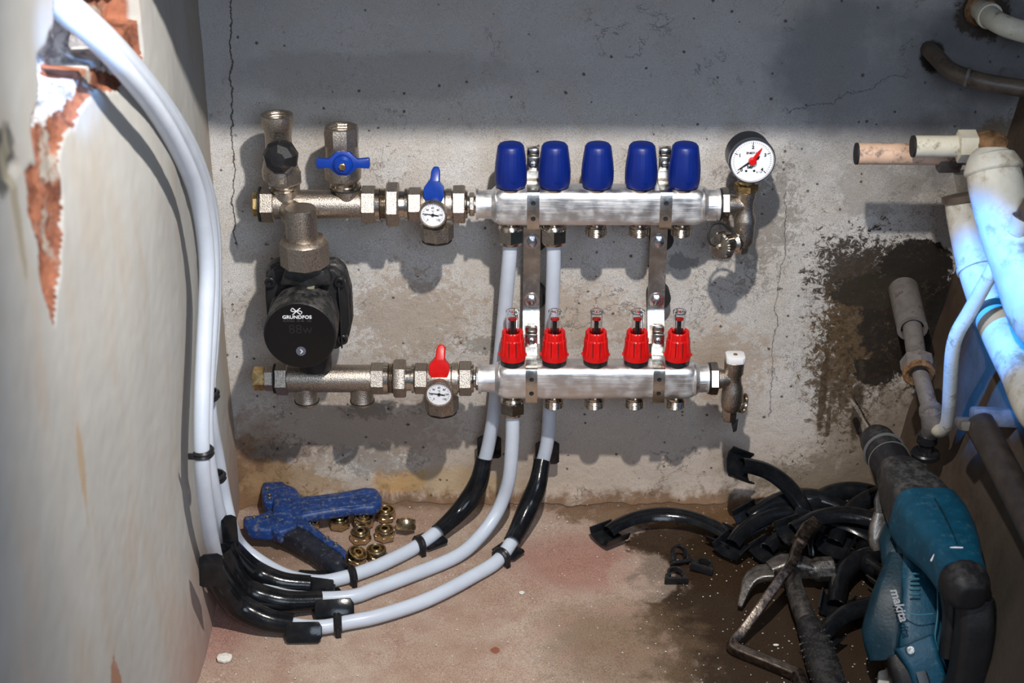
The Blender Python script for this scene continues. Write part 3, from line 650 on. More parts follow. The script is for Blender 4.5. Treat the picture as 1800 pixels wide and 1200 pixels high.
def ball_valve(R, x0, cx, tx, ty, handle, hm, label):
    t = thing('thermometer_valve', label, 'valve', R.p(cx)); hexr = 30 if R is U else 27.5; e = hexr
    d = x0
    build('inlet_hex', MB().add(R.lat(hexp(d, d+23, hexr), 6, phase=HX)), NICKEL, t)
    build('body', MB().add(R.lat([(d+22, 22), (d+23, 26), (d+35, 28), (d+50, 28), (d+64, 26), (d+66, 28), (d+76, 28), (d+76, 20)])).add(vert(R, cx, [(-.0235, 19), (-.018, 22), (0, 22), (.018, 17)])), NICKEL, t)
    build('outlet_nut', MB().add(R.lat(hexp(d+78, d+100, hexr*1.12), 6, phase=HX)), NICKEL, t)
    build('coupling', MB().add(R.lat([(d+74, 20), (d+76, 25), (d+100, 26), (d+104, 24), (d+104, 16), (d+121, 16), (d+121, 14)])).add(R.lat(hexp(d+107, d+116, 21), 6, phase=HX)), NICKEL2, t)
    build('strainer_cup', MB().add(vert(R, cx+3, [(-.0215, 23), (-.0235, 30), (-.040, 30), (-.0425, 26)], seg=8, dy=-.004)).add(vert(R, cx+3, [(-.041, 22), (-.0445, 21), (-.0455, 17)], dy=-.004)), NICKEL, t)
    build('seal', MB().add(vert(R, cx+3, [(-.0425, 24), (-.0425, 26.5), (-.0435, 26.5), (-.0435, 24)], dy=-.004)), RUBBER, t)
    tc = W(tx, ty, -R.c-.034)
    rr = 24.5*R.s; rim = build('thermometer_rim', MB().add(lathe([(-.020, rr*.7), (-.008, rr*.75), (-.006, rr), (.0015, rr), (.0028, rr*.95), (.0028, rr*.88), (.0004, rr*.86)], tc, (-.04, -1, .0), 40)), NICKEL, t)
    dial(rim, tc+Vector((0, -.0004, 0)), (-.04, -1, .0), rr*.85, 'temp')
    # handle standing on top
    hb = W(handle[0], handle[1], -R.c).z-R.z
    q = R.p(cx); s = R.s
    build('gland', MB().add(vert(R, cx, [(.015, 12), (hb+.004, 12)])), NICKEL2, t)
    hh = handle[2]
    pl = [(-14, 0), (14, 0), (17.5, 8), (17.5, 22), (9, 33), (9, 34), (-9, 34), (-9, 33), (-17.5, 22), (-17.5, 8)]
    M = mat_frame((q.x, q.y-.010, q.z+hb), (1, 0, 0), (0, .22, 1))
    k = hh/34
    hd = MB().add(prism([(a*s, b*s*k) for a, b in pl], -.006, .007, .0022, M, 3))
    M2 = mat_frame((q.x+.001, q.y-.008, q.z+hb+.9*hh*s), (1, .0, .0), (.05, .75, 1))
    hd.add(prism([(-9*s, -4*s), (9*s, -4*s), (9.5*s, 20*s), (7*s, 28*s), (-2*s, 28*s), (-6*s, 20*s)], -.004, .004, .0018, M2, 3))
    build('lever_handle', hd, hm, t)
ball_valve(U, 718, 764, 761, 377, (762, 347, 36), BLUEM, 'nickel ball valve with blue lever and round thermometer')
ball_valve(L, 729, 773, 772, 692, (770, 654, 32), RED, 'nickel ball valve with red lever and round thermometer')

# lower tee body
lb = thing('valve_body', 'nickel lower tee body with a brass end plug, left of the lower manifold', 'pipe fitting', L.p(580))
build('body', MB().add(L.lat([(505, 20), (505, 24.5), (653, 24.5), (653, 20)], 36)), NICKEL, lb)
for px in (537, 635):
    build('branch', MB().add(vert(L, px, [(0, 20.5), (-.029, 20.5), (-.030, 21.5), (-.0315, 21.5), (-.034, 20), (-.0345, 0)])), NICKEL, lb)
    build('ring', MB().add(vert(L, px, [(-.0292, 20), (-.0292, 22), (-.0304, 22), (-.0304, 20)])), RUBBER, lb)
build('end_hex', MB().add(L.lat(hexp(485, 507, 29.5), 6, phase=HX)), NICKEL, lb)
build('gasket', MB().add(L.lat([(482, 23), (482, 26.5), (485, 26.5), (485, 23)])), RUBBER, lb)
build('small_hex', MB().add(L.lat(hexp(466, 483, 22), 6, phase=HX)), NICKEL, lb)
build('brass_plug', MB().add(L.lat(hexp(446, 466, 21), 6, phase=HX)), BRASS, lb)
build('hex_collar', MB().add(L.lat(hexp(652, 676, 28), 6, phase=HX)), NICKEL, lb)
build('thread', MB().add(L.lat([(675, 24), (675, 28), (683, 28)]+thr(683, 692, 27.5, 3, .08))), NICKEL2, lb)
un = thing('union_nut', 'nickel union nut right of the lower tee body', 'nut', L.p(703))
build('hexagon', MB().add(L.lat(hexp(692, 714, 34, 3), 6, phase=HX)), NICKEL, un)
build('sleeve', MB().add(L.lat([(714, 18), (714, 22), (724, 22), (724, 26), (728, 26), (728, 18)])), NICKEL2, un)

# ------------------------------------------------------------------ pump
PY = -.118
pe = W(530, 400, PY); s0 = sc(pe)
pu = thing('circulation_pump', 'round black circulation pump hanging from a big nickel nut', 'pump', (pe.x, PY+.02, W(530, 540, PY).z))
nz0 = W(535, 440, PY)
el = MB().add(lathe([(W(530, 432, PY).z-pe.z, 27*s0), (W(530, 420, PY).z-pe.z, 28*s0), (W(530, 372, PY).z-pe.z, 28*s0), (W(530, 366, PY).z-pe.z, 27.5*s0), (W(530, 365, PY).z-pe.z, 26*s0)], pe, (0, 0, 1), 36))
el.add(tube([U.p(506, -.002, .0), U.p(515, -.004, -.012), Vector((pe.x-.002, PY+.012, U.z-.014)), Vector((pe.x, PY, U.z-.026))], [.014, .015, .015, .015], 28, 6))
build('elbow', el, NICKEL, pu)
build('union_nut', MB().add(lathe([(-.019, .0245), (-.016, .0285), (.011, .0285), (.0155, .0245), (.0165, .021)], (nz0.x, PY, nz0.z), (0, 0, 1), 9, phase=.1)), NICKEL, pu)
FYc = W(527, 590, -.172); rF = 64.5*sc(FYc)
bx = FYc.x; bz = FYc.z
# housing behind motor
Mf = mat_frame((bx, PY+.036, bz), (1, 0, 0), (0, 0, 1))
fl_ = [(-.047, .047), (-.036, .056), (.036, .056), (.046, .047), (.052, .02), (.052, -.02), (.046, -.045), (.036, -.054), (-.036, -.054), (-.046, -.045), (-.050, -.02), (-.050, .02)]
build('volute', MB().add(prism(fl_, -.012, .010, .005, Mf, 3)).add(lathe([(-.02, .022), (.010, .022)], (nz0.x, PY+.012, nz0.z-.024), (0, 0, 1), 24)).add(lathe([(0, .020), (-.03, .020), (-.036, .019)], (bx+.006, PY+.02, bz-.042), (0, 0, 1), 24)).add(prism([(-.022, 0), (.022, 0), (.03, -.02), (-.03, -.02)], -.02, .02, .003, mat_frame((nz0.x, PY+.01, nz0.z-.020), (1, 0, 0), (0, 0, 1)))), GUNM, pu)
build('flange', MB().add(prism([(a*.95, b*.95) for a, b in fl_], .010, .022, .003, Mf, 3)), BLACKM, pu)
for sx, sz in ((-.040, .038), (.041, .038), (.041, -.036), (-.040, -.036)):
    build('bolt', MB().add(lathe([(.020, .0065), (.027, .0065), (.028, .0055), (.028, .0035), (.0245, .0032)], Mf @ Vector((sx, sz, 0)), (0, -1, 0), 20)), BLACK, pu)
y0 = PY+.016; dl = y0-(-.172)
build('motor_housing', MB().add(lathe([(-.002, rF*.90), (.004, rF*.93), (.012, rF*.955), (dl*.55, rF*.985), (dl*.56, rF*.975), (dl*.60, rF*.975), (dl*.61, rF*.99), (dl-.004, rF*1.0), (dl-.001, rF*.985), (dl, rF*.96)], (bx, y0, bz), (0, -1, 0), 64)), GUNM, pu)
for a0 in (35, 150):
    ribp = [Vector((bx+rF*cos(radians(a0-6*k*(1 if a0 < 90 else -1)))*.985, y0-.012-k*.006, bz+rF*.985*sin(radians(a0-6*k*(1 if a0 < 90 else -1))))) for k in range(5)]
    build('cooling_slot', MB().add(tube(ribp, .0011, 6, 4)), RUBBER, pu)
build('side_fin', MB().add(prism([(0, 0), (.006, .004), (.009, -.03), (.006, -.075), (0, -.07)], -.001, .001, .0004, mat_frame((bx+rF*.93, PY+.010, bz+.030), (.3, -1, 0), (0, 0, 1)))), BLACK, pu)
ff = build('control_face', MB().add(lathe([(0, rF*.955), (.0008, rF*.95), (.0010, 0)], (bx, -.172, bz), (0, -1, 0), 64)), mat('gloss_black_face', (.005, .005, .006), .22), pu)
fy = -.1732
def FM(px, py): p = W(px, py, fy); return mat_frame(p, (1, 0, 0), (0, 0, 1))
text('GRUNDFOS', .0056, FM(522, 557.5), INKW, 'lettering', ff, bold=.00013, sx=1.12)
lg = MB(); Q = FM(521, 547)
for sg in (1, -1):
    lg.add(prism([(-.0052*sg, -.0042), (-.0036*sg, -.0042), (.0052*sg, .0042), (.0036*sg, .0042)], 0, .0002, 0, Q))
lg.add(tube([Q @ Vector((-.0050, .0032, .0001)), Q @ Vector((-.0062, .0012, .0001)), Q @ Vector((-.0040, -.0004, .0001)), Q @ Vector((0, 0, .0001))], .0005, 6, 4)).add(tube([Q @ Vector((.0050, -.0032, .0001)), Q @ Vector((.0062, -.0012, .0001)), Q @ Vector((.0040, .0004, .0001)), Q @ Vector((0, 0, .0001))], .0005, 6, 4))
build('logo', lg, INKW, ff, flat=True)
text('ALPHA2  25-40  130', .0038, FM(522, 564), INKG, 'small_lettering', ff)
text('88w', .016, FM(528, 579), mat('unlit_display', (.014, .014, .015), .4), 'display_digits', ff)
bt = build('button', MB().add(lathe([(0, .0058), (.0006, .0056)], W(529, 617, fy), (0, -1, 0), 28)), mat('button_grey', (.10, .11, .14), .4), ff)
build('arrow', MB().add(prism([(-.0016, .0026), (-.0004, .0026), (.0018, 0), (-.0004, -.0026), (-.0016, -.0026), (.0004, 0)], .0006, .0010, 0, FM(530, 617))), INKW, bt)
build('sticker', MB().add(prism([(-.004, -.003), (.004, -.003), (.004, .003), (-.004, .003)], 0, .0004, 0, mat_frame(Vector((bx+.010, -.128, bz+rF*.955+.0006)), (1, 0, 0), (0, .9, .3)))), mat('grey_sticker', (.22, .21, .15), .6), pu)

# ------------------------------------------------------------------ right end of the upper manifold: vent, drain cap and gauge
ev = thing('drain_fitting', 'nickel end fitting under the pressure gauge with knurled cap on a strap', 'pipe fitting', U.p(1309))
build('hex_nut', MB().add(U.lat(hexp(1267, 1281, 30), 6, phase=HX)), NICKEL2, ev)
build('seal', MB().add(U.lat([(1264.5, 24), (1264.5, 28.5), (1267.5, 28.5), (1267.5, 24)])), RUBBER, ev)
build('body', MB().add(U.lat([(1280, 17), (1281, 19), (1292, 17), (1300, 14), (1306, 14)])).add(vert(U, 1311, [(zpy(1311, 432), 13), (zpy(1309, 424), 17.5), (zpy(1309, 408), 18.5), (zpy(1309, 398), 18), (zpy(1309, 388), 19.5), (zpy(1309, 383), 19), (zpy(1309, 372), 14.5), (zpy(1309, 366), 14), (zpy(1309, 352), 14.5), (zpy(1311, 345), 17), (zpy(1311, 336), 17.5), (zpy(1311, 334), 14)])), NICKEL, ev)
build('bottom_hex', MB().add(vert(U, 1307, [(zpy(1305, 444), 11), (zpy(1305, 440), 14), (zpy(1305, 426), 14)], seg=6)), NICKEL, ev)
dc = W(1300, 424, -U.c-.004); da = (W(1262, 433, -U.c-.030)-dc).normalized()
ln = (W(1262, 433, -U.c-.030)-dc).length
build('outlet', MB().add(lathe([(0, .008), (.008, .0085), (.010, .0125), (.013, .0125), (.016, .009), (.020, .0085)]+[(ln-.012, .0095)], dc, da, 28)), NICKEL2, ev)
cp = build('knurled_cap', MB().add(lathe([(ln-.013, .0145), (ln-.012, .0162), (ln-.003, .0162), (ln-.001, .0145), (ln, .006), (ln, 0)], dc, da, 60, rmod=lambda k, h: 1 if k % 2 else .955)), NICKEL2, ev, ang=20)
e = dc+da*ln
build('rivet', MB().add(lathe([(-.001, .0045), (.003, .0042), (.004, 0)], e, da, 16)), NICKEL2, cp)
build('strap', MB().add(tube([dc+da*.009+Vector((0, -.004, .010)), W(1284, 404, -U.c-.012), W(1268, 393, -U.c-.018), W(1252, 396, -U.c-.026), W(1245, 412, -U.c-.032), W(1249, 428, -U.c-.034), e+da*.001], .0014, 8, 8)), RUBBER, ev)
gb = W(1311, 335, -U.c)
ga = thing('pressure_gauge', 'round black pressure gauge with white dial and red pointer', 'gauge', gb)
build('brass_hex', MB().add(lathe([(-.0005, .0125), (.001, .0140), (.0085, .0140), (.0095, .0125)], gb, (0, 0, 1), 6, phase=.25)), BRASSD, ga)
build('stem', MB().add(lathe([(.009, .0085), (.020, .0080)], gb, (0, 0, 1), 20)).add(lathe([(.0098, .0100), (.0125, .0100)], gb, (0, 0, 1), 24)), BRASSD, ga)
gc = W(1322, 282, -U.c-.020); gx = Vector((.0, -1, .0)); gr = 41.5*sc(gc); gx = Vector((.05, -1, .03)).normalized()
build('case', MB().add(lathe([(-.031, gr*.88), (-.029, gr*.97), (-.003, gr*.985), (0, gr*.97)], gc, gx, 56)), BLACK, ga)
rm = build('rim', MB().add(lathe([(-.003, gr*.98), (-.002, gr*1.0), (.0015, gr*1.0), (.0028, gr*.975), (.0028, gr*.93), (.0005, gr*.905)], gc, gx, 64)), CHROME, ga)
dial(rm, gc+gx*.0004, gx, gr*.90, 'press')
# right end of the lower manifold
ez = thing('drain_valve', 'nickel drain valve with white square cap at the lower bar end', 'valve', L.p(1288))
build('hex_nut', MB().add(L.lat(hexp(1247, 1262, 29), 6, phase=HX)), NICKEL2, ez)
build('seal', MB().add(L.lat([(1244.5, 24), (1244.5, 28), (1247.5, 28), (1247.5, 24)])), RUBBER, ez)
zl = lambda px, py: W(px, py, -L.c).z-L.z
build('body', MB().add(L.lat([(1261, 19), (1263, 19), (1276, 15), (1284, 13)])).add(vert(L, 1289, [(zl(1287, 722), 12), (zl(1287, 716), 17.5), (zl(1287, 704), 19.5), (zl(1287, 690), 19), (zl(1288, 680), 18), (zl(1288, 672), 15), (zl(1288, 660), 14), (zl(1289, 655), 17), (zl(1290, 640), 17.5), (zl(1290, 634), 18), (zl(1290, 632), 15)])), NICKEL, ez)
build('bottom_hex', MB().add(vert(L, 1286, [(zl(1286, 738), 11), (zl(1286, 733), 13.5), (zl(1286, 716), 14)], seg=6)), NICKEL, ez)
build('white_cap', MB().add(prism([(-.0115, -.008), (-.008, -.0115), (.008, -.0115), (.0115, -.008), (.0115, .008), (.008, .0115), (-.008, .0115), (-.0115, .008)], 0, .0085, .0012, Matrix.Translation(L.p(1290, zl(1290, 634))))), WHITEP, ez)
build('cap_screw', MB().add(lathe([(.0084, .0028), (.0092, .0024)], L.p(1290, zl(1290, 634)), (0, 0, 1), 14)), RUST, ez)
rc = W(1304, 708, -L.c+.004)
build('ring_cap', MB().add(lathe([(-.010, .010), (-.002, .0125), (.000, .0130), (.003, .0125), (.003, .0100), (.001, .0095)], rc, (.8, -.5, .1), 28)), NICKEL2, ez)
build('strap_tip', MB().add(prism([(-.004, .004), (.005, .006), (.004, -.010), (.0, -.013), (-.0015, -.008)], 0, .002, .0006, mat_frame(W(1290, 743, -L.c+.002), (1, 0, 0), (0, 0, 1)))), RUBBER, ez)

# ------------------------------------------------------------------ heating pipes
PR = .0086
def ppts(l): return [Vector(q) for q in l]
upA = [L.p(901, -UT-.018), W(901, 760, -.090), W(899, 800, -.090), F(895, 840, .088), F(886, 872, .060), F(871, 905, .036), F(843, 943, .018), F(803, 977, .0095), F(730, 1008, .009), F(663, 1033, .009), F(607, 1050, .009), F(570, 1059, .010)]
upB = [U.p(974, -UT-.018), W(973, 470, -.074), W(970, 560, -.058), W(968, 650, -.050), W(966, 720, -.046), W(962, 775, -.042), W(953, 815, -.042), F(944, 848, .066), F(930, 885, .042), F(912, 925, .022), F(893, 962, .011), F(870, 989, .009), F(830, 1013, .009), F(780, 1040, .009), F(730, 1062, .009), F(663, 1083, .009), F(613, 1093, .009), F(560, 1102, .010), F(505, 1095, .012)]
upC = [U.p(898, -UT-.018), W(894, 470, -.074), W(886, 560, -.058), W(877, 650, -.050), W(869, 720, -.044), W(862, 765, -.040), W(853, 805, -.038), F(842, 838, .066), F(825, 872, .040), F(798, 905, .022), F(763, 938, .012), F(727, 963, .009), F(680, 987, .009), F(647, 1001, .009), F(607, 1014, .009), F(560, 1022, .010)]
# left side: from the floor bend up the left wall into the hole
lfB = [F(440, 1067, .020), F(406, 1032, .038), XP(385, 1000, -.336), XP(374, 960, -.333), XP(364, 900, -.330), XP(356, 830, -.327), XP(354, 765, -.325), XP(355, 700, -.324), XP(358, 620, -.324), XP(362, 540, -.323), XP(364, 470, -.321), XP(358, 400, -.319), XP(343, 330, -.318), XP(313, 260, -.318), XP(271, 190, -.320), XP(215, 120, -.326), XP(165, 68, -.338), XP(120, 30, -.354), XP(80, 2, -.375)]
lfA = [F(505, 1048, .012), F(450, 1022, .022), XP(408, 985, -.333), XP(396, 945, -.336), XP(381, 890, -.338), XP(369, 830, -.3385), XP(362, 765, -.339), XP(362, 700, -.339), XP(367, 620, -.3385), XP(372, 540, -.337), XP(373, 470, -.335), XP(369, 400, -.333), XP(356, 330, -.331), XP(328, 258, -.330), XP(287, 188, -.331), XP(232, 118, -.335), XP(180, 64, -.342), XP(132, 22, -.355), XP(95, -10, -.375)]
lfC = [F(505, 1012, .012), F(455, 985, .024), XP(420, 955, -.332), XP(405, 920, -.336), XP(393, 870, -.342), XP(381, 800, -.344), XP(370, 740, -.344), XP(366, 680, -.344), XP(371, 620, -.344), XP(376, 540, -.343), XP(377, 470, -.341), XP(374, 400, -.339), XP(363, 335, -.337), XP(336, 262, -.336), XP(295, 192, -.337), XP(241, 122, -.340), XP(190, 66, -.346), XP(142, 22, -.357), XP(105, -12, -.375)]
pA = upA[:-1]+lfA; pB = upB+lfB; pC = upC+lfC
tag(build('heating_pipe', MB().add(tube(pA, PR, 20, 5)), PEX), 'milky white pipe from the lower bar, middle one of three on the floor', 'pipe', 'milky heating pipes')
tag(build('heating_pipe', MB().add(tube(pB, PR, 20, 5)), PEX), 'milky white pipe nearest the viewer on the floor and left wall', 'pipe', 'milky heating pipes')
tag(build('heating_pipe', MB().add(tube(pC, PR, 20, 5)), PEX), 'milky white pipe nearest the brass nuts, rising behind the lower bar', 'pipe', 'milky heating pipes')

# ------------------------------------------------------------------ black bend guides
def chsec(r, t, a):     # channel section, opening towards -up
    n = 10; o = []
    for k in range(n+1): q = radians(90-a+2*a*k/n); o.append(((r+t)*cos(q), (r+t)*sin(q)))
    for k in range(n+1): q = radians(90+a-2*a*k/n); o.append((r*cos(q), r*sin(q)))
    return o
def wing(c, t, nrm, w_, l, th=.0022):
    M = mat_frame(c, t, Vector(nrm).cross(Vector(t)))
    return prism([(-l/2, -w_/2+.004), (-l/2+.003, -w_/2), (l/2-.004, -w_/2), (l/2, -w_/2+.006), (l/2, w_/2-.006), (l/2-.004, w_/2), (-l/2+.003, w_/2), (-l/2, w_/2-.004)], -th/2, th/2, .0007, M)
def guide(pts, ups, label, wings, group=None, a=100, scl=None, r=.0092, name='bend_guide'):
    P = crs(pts, 6); n = len(P)
    if isinstance(ups, list) and len(ups) == 2:
        u0, u1 = Vector(ups[0]), Vector(ups[1]); ups = [u0.lerp(u1, i/(n-1)) for i in range(n)]
    t = thing(name, label, 'pipe guide', P[n//2], group)
    sl = [1+.22*sin(pi*i/(n-1))**2 for i in range(n)] if scl is None else scl
    build('channel', MB().add(sweep(chsec(r, .0016, a), P, ups, sl)), BLACKG, t)
    for w_ in wings: build('wing', MB().add(wing(*w_)), BLACKG, t)
    return t
CV = Vector((0, -.85, .5))
guide([W(953, 810, -.050), F(945, 850, .068), F(931, 886, .044), F(913, 926, .024), F(900, 952, .016)], [(-.15, -1, .25), (-.35, -.55, .8)], 'black bend guide on the front pipe under the manifold, right one', [(W(962, 795, -.024), (0, 0, 1), (0, -1, 0), .031, .034), (F(893, 968, .0055), Vector((-.45, -.6, .0)), (0, 0, 1), .036, .028)], 'bend guides fitted on the pipes')
guide([W(851, 805, -.046), F(843, 842, .066), F(828, 873, .042), F(802, 905, .024), F(770, 935, .016)], [(-.15, -1, .25), (-.3, -.4, .85)], 'black bend guide on the rear pipe under the manifold, left one', [(W(860, 785, -.022), (0, 0, 1), (0, -1, 0), .031, .034), (F(757, 948, .0055), Vector((-.7, -.5, .0)), (0, 0, 1), .036, .034)], 'bend guides fitted on the pipes')
# three stacked ones in the left corner
guide([XP(399, 948, -.331), XP(405, 965, -.329), F(440, 1000, .036), F(490, 1022, .020), F(545, 1028, .014)], [(.9, -.5, .3), (.15, -.65, .8)], 'black bend guide in the left corner, rear one of the three', [(XP(404, 935, -.326)+Vector((0, -.0, 0)), (0, 0, 1), (.3, -1, 0), .018, .046), (F(560, 1036, .014), (1, -.22, 0), (0, -.8, .6), .028, .040), (F(550, 1012, .010), (1, -.1, 0), (0, -.6, .8), .014, .040)], 'bend guides fitted on the pipes', r=.0104, a=138)
guide([XP(388, 965, -.333), XP(397, 990, -.329), F(430, 1035, .036), F(495, 1056, .020), F(565, 1056, .013)], [(.9, -.5, .3), (.15, -.65, .8)], 'black bend guide in the left corner, middle one of the three', [(F(588, 1072, .013), (1, .12, 0), (0, -.8, .6), .026, .046), (F(575, 1043, .012), (1, .15, 0), (0, -.6, .8), .014, .036)], 'bend guides fitted on the pipes', r=.0106, a=138)
guide([XP(372, 985, -.338), XP(383, 1014, -.334), F(415, 1060, .036), F(465, 1088, .018), F(515, 1098, .012)], [(.9, -.6, .3), (.1, -.7, .7)], 'black bend guide in the left corner, front one of the three', [(XP(371, 1002, -.325), (.05, 0, 1), (.25, -1, .1), .026, .042), (F(534, 1111, .012), (1, .03, 0), (0, -.85, .5), .024, .042)], 'bend guides fitted on the pipes', r=.0114, a=138)

# loose guides on the floor: one built, others copied
def loose_proto():
    t = thing('loose_bend_guide', 'single glossy black bend guide lying on the floor under the lower bar', 'pipe guide', (0, 0, 0), 'loose bend guides')
    R = .088; pts = [Vector((R*sin(radians(a)), R*cos(radians(a))-.064, .014)) for a in (-46, -32, -16, 0, 16, 32, 46)]
    pts = [Vector((-.074, -.012, .011))]+pts+[Vector((.074, -.012, .011))]
    P = crs(pts, 4); n = len(P)
    build('channel', MB().add(sweep(chsec(.0092, .0016, 95), P, Vector((0, .35, 1)), [1+.3*sin(pi*i/(n-1))**3 for i in range(n)])), BLACKG, t)
    for sx in (-1, 1):
        d = Vector((sx*.8, -.6, 0)); c = Vector((sx*.072, -.012, .006))
        M = mat_frame(c, d, Vector((0, 0, 1)).cross(d)); w2 = .021
        sec = [(-w2, .010), (-w2*.8, .0), (-.007, -.0035), (.007, -.0035), (w2*.8, .0), (w2, .010), (w2-.002, .0105), (w2*.8-.001, .002), (.007, -.0018), (-.007, -.0018), (-w2*.8+.001, .002), (-w2+.002, .0105)]
        build('wing', MB().add(sweep(sec, [c-d.normalized()*.016, c, c+d.normalized()*.018], Vector((0, 0, 1)))), BLACKG, t)
    return t
lg0 = loose_proto()
q = F(1172, 944, .002); lg0.location = q; lg0.rotation_euler = (0, 0, radians(-3))
def lgp(px, py, z, rx, ry, rz, lab, s=1.0): return dup(lg0, F(px, py, z), (radians(rx), radians(ry), radians(rz)), lab, scale=s)
lgp(1362, 892, .045, 15, 48, -22, 'black bend guide tipped up at the left of the pile, its end above the rest')
lgp(1380, 942, .012, 5, -4, 12, 'black bend guide reaching out left above the hammer head')
lgp(1512, 975, .022, -20, 8, -42, 'shiny black bend guide arching behind the bent steel bar')
lgp(1500, 948, .034, 12, 3, -12, 'glossy black bend guide on top of the pile near the drill')
lgp(1480, 905, .022, 28, -6, 14, 'black bend guide at the back of the pile near the wall')
lgp(1545, 915, .030, 18, -10, 22, 'black bend guide standing highest against the wall behind the pile')
lgp(1440, 965, .006, 8, 2, 4, 'black bend guide at the bottom of the pile behind the hammer', .95)
lgp(1420, 915, .018, 30, 4, -6, 'black bend guide lying along the foot of the wall in the pile')
lgp(1530, 1020, .006, 10, -4, 36, 'black bend guide pointing left beside the teal drill')
lgp(1545, 1110, .004, 6, 0, 8, 'black bend guide on the dark floor beside the hammer grip')
lgp(1560, 985, .012, -14, 6, 70, 'black bend guide tucked beside the drill in the dark')

# ------------------------------------------------------------------ pipe clips
def clip_mesh(loc, ax, open_dir, r=.0098, w_=.0095):
    a = Vector(ax).normalized(); o = -Vector(open_dir); o = (o-a*o.dot(a)).normalized(); s = a.cross(o); loc = Vector(loc)
    pts = []; ups = []
    for k in range(15):
        t = radians(-125+250*k/14); u = o*cos(t)+s*sin(t); pts.append(loc+u*(r+.0012)); ups.append(u)
    m = MB().add(sweep([(-w_/2, -.0016), (w_/2, -.0016), (w_/2, .0004), (w_/4, .0022), (0, .0010), (-w_/4, .0022), (-w_/2, .0004)], pts, ups))
    return m, loc, a, o, s
def clip(loc, ax, od, label, legs=True):
    m, loc, a, o, s = clip_mesh(loc, ax, od)
    t = thing('pipe_clip', label, 'clip', loc, 'clips on the pipes')
    build('ring', m, BLACK, t)
    f_ = MB()
    for sg in (-1, 1):
        c = loc-o*.0085+s*sg*.0105; f_.add(rbox((.007, .003, .007), (0, 0, 0), .0008, mat_frame(c, a, s)))
    f_.add(rbox((.004, .0025, .012), (0, 0, 0), .0008, mat_frame(loc+s*.0125-o*.004, a, s)))
    build('foot', f_, BLACK, t)
clip(F(618, 1011, .009), (.9, .35, 0), (0, -.1, -1), 'black clip on the rear floor pipe below the pipe cutter')
clip(F(737, 958, .009), (.85, .5, 0), (0, -.1, -1), 'black clip at the foot of the rear bend guide')
clip(F(881, 979, .0095), (.6, .75, 0), (0, -.1, -1), 'black clip at the foot of the right bend guide')
clip(F(594, 1097, .009), (1, .1, 0), (0, -.1, -1), 'black clip on the front floor pipe near the left corner')
clip(XP(355, 794, -.326), (.0, .0, 1), (-1, .1, 0), 'black clip round the front pipe halfway down the left wall')
clip(XP(366, 694, -.340), (.0, .0, 1), (-1, .1, 0), 'highest black clip on the left wall pipes')
clip(XP(378, 838, -.342), (.0, .0, 1), (-1, .1, 0), 'lowest black clip on the rear pipes of the left wall')
# loose clips
def loose_clip():
    t = thing('loose_clip', 'square black clip in front of the other two loose clips', 'clip', (0, 0, 0), 'loose clips on the floor')
    P = [Vector((.0092*cos(radians(a)), .0092*sin(radians(a))+.004, 0)) for a in range(-40, 221, 20)]
    ups = [Vector((cos(radians(a)), sin(radians(a)), 0)) for a in range(-40, 221, 20)]
    build('ring', MB().add(sweep([(-.0035, -.0014), (.0035, -.0014), (.0035, .0014), (-.0035, .0014)], P, ups)).add(rbox((.005, .007, .007), (.0105, -.002, 0), .001)).add(rbox((.005, .007, .007), (-.0105, -.002, 0), .001)), BLACK, t)
    build('foot', MB().add(rbox((.029, .004, .010), (0, -.008, 0), .001)), BLACK, t)
    return t
lc0 = loose_clip(); lc0.location = F(1188, 1012, .006); lc0.rotation_euler = (radians(8), 0, 0)
dup(lc0, F(1236, 994, .006), (radians(-6), radians(6), radians(-22)), 'black clip on the right of the three loose clips')
dup(lc0, F(1195, 977, .010), (radians(40), radians(10), radians(24)), 'tilted black clip on the left of the three loose clips')

# ------------------------------------------------------------------ brass nuts
bn = thing('compression_nut', '', 'nut', (0, 0, 0), 'brass nuts beside the pipe cutter')
build('hexagon', MB().add(lathe([(0, .0125), (.001, .0138), (.0062, .0138), (.0078, .0122)], (0, 0, 0), (0, 0, 1), 6)), NUTB, bn)
build('collar', MB().add(lathe([(.0062, .0122), (.0072, .0126), (.0128, .0126), (.0138, .0120), (.0140, .0104), (.0130, .0098), (.0095, .0094), (.0090, 0)], (0, 0, 0), (0, 0, 1), 32)), NUTB, bn)
build('olive', MB().add(lathe([(.0100, .0080), (.0125, .0078), (.0150, .0062), (.0150, .0040), (.0100, .0040)], (0, 0, 0), (0, 0, 1), 28)), BRASS, bn)
nuts = [(597, 925, 0, 0, 'brass nut left of the back row, under the blue handle end'), (638, 921, 10, 5, 'brass nut second in the back row, its insert tilted'), (678, 911, 0, 0, 'brass nut third in the back row, against the wall side'), (713, 931, -8, 28, 'brass nut at the right end, tipped on its side'), (634, 949, 0, 0, 'brass nut left one of the middle pair'), (677, 945, 0, 0, 'brass nut right one of the middle pair'), (623, 984, 10, -22, 'brass nut left of the front pair, touching the cutter grip'), (662, 980, 0, 0, 'brass nut right of the front pair, beside the pipe'), (545, 930, 0, 0, 'brass nut half hidden between the blue cutter handles')]
for i, (a, b, rx, ry, lab) in enumerate(nuts):
    if i == 0: bn.location = F(a, b, .0005); bn['label'] = lab; bn.rotation_euler = (0, 0, .3)
    else: dup(bn, F(a, b, .0005 if not (rx or ry) else .0045), (radians(rx), radians(ry), .4*i), lab)

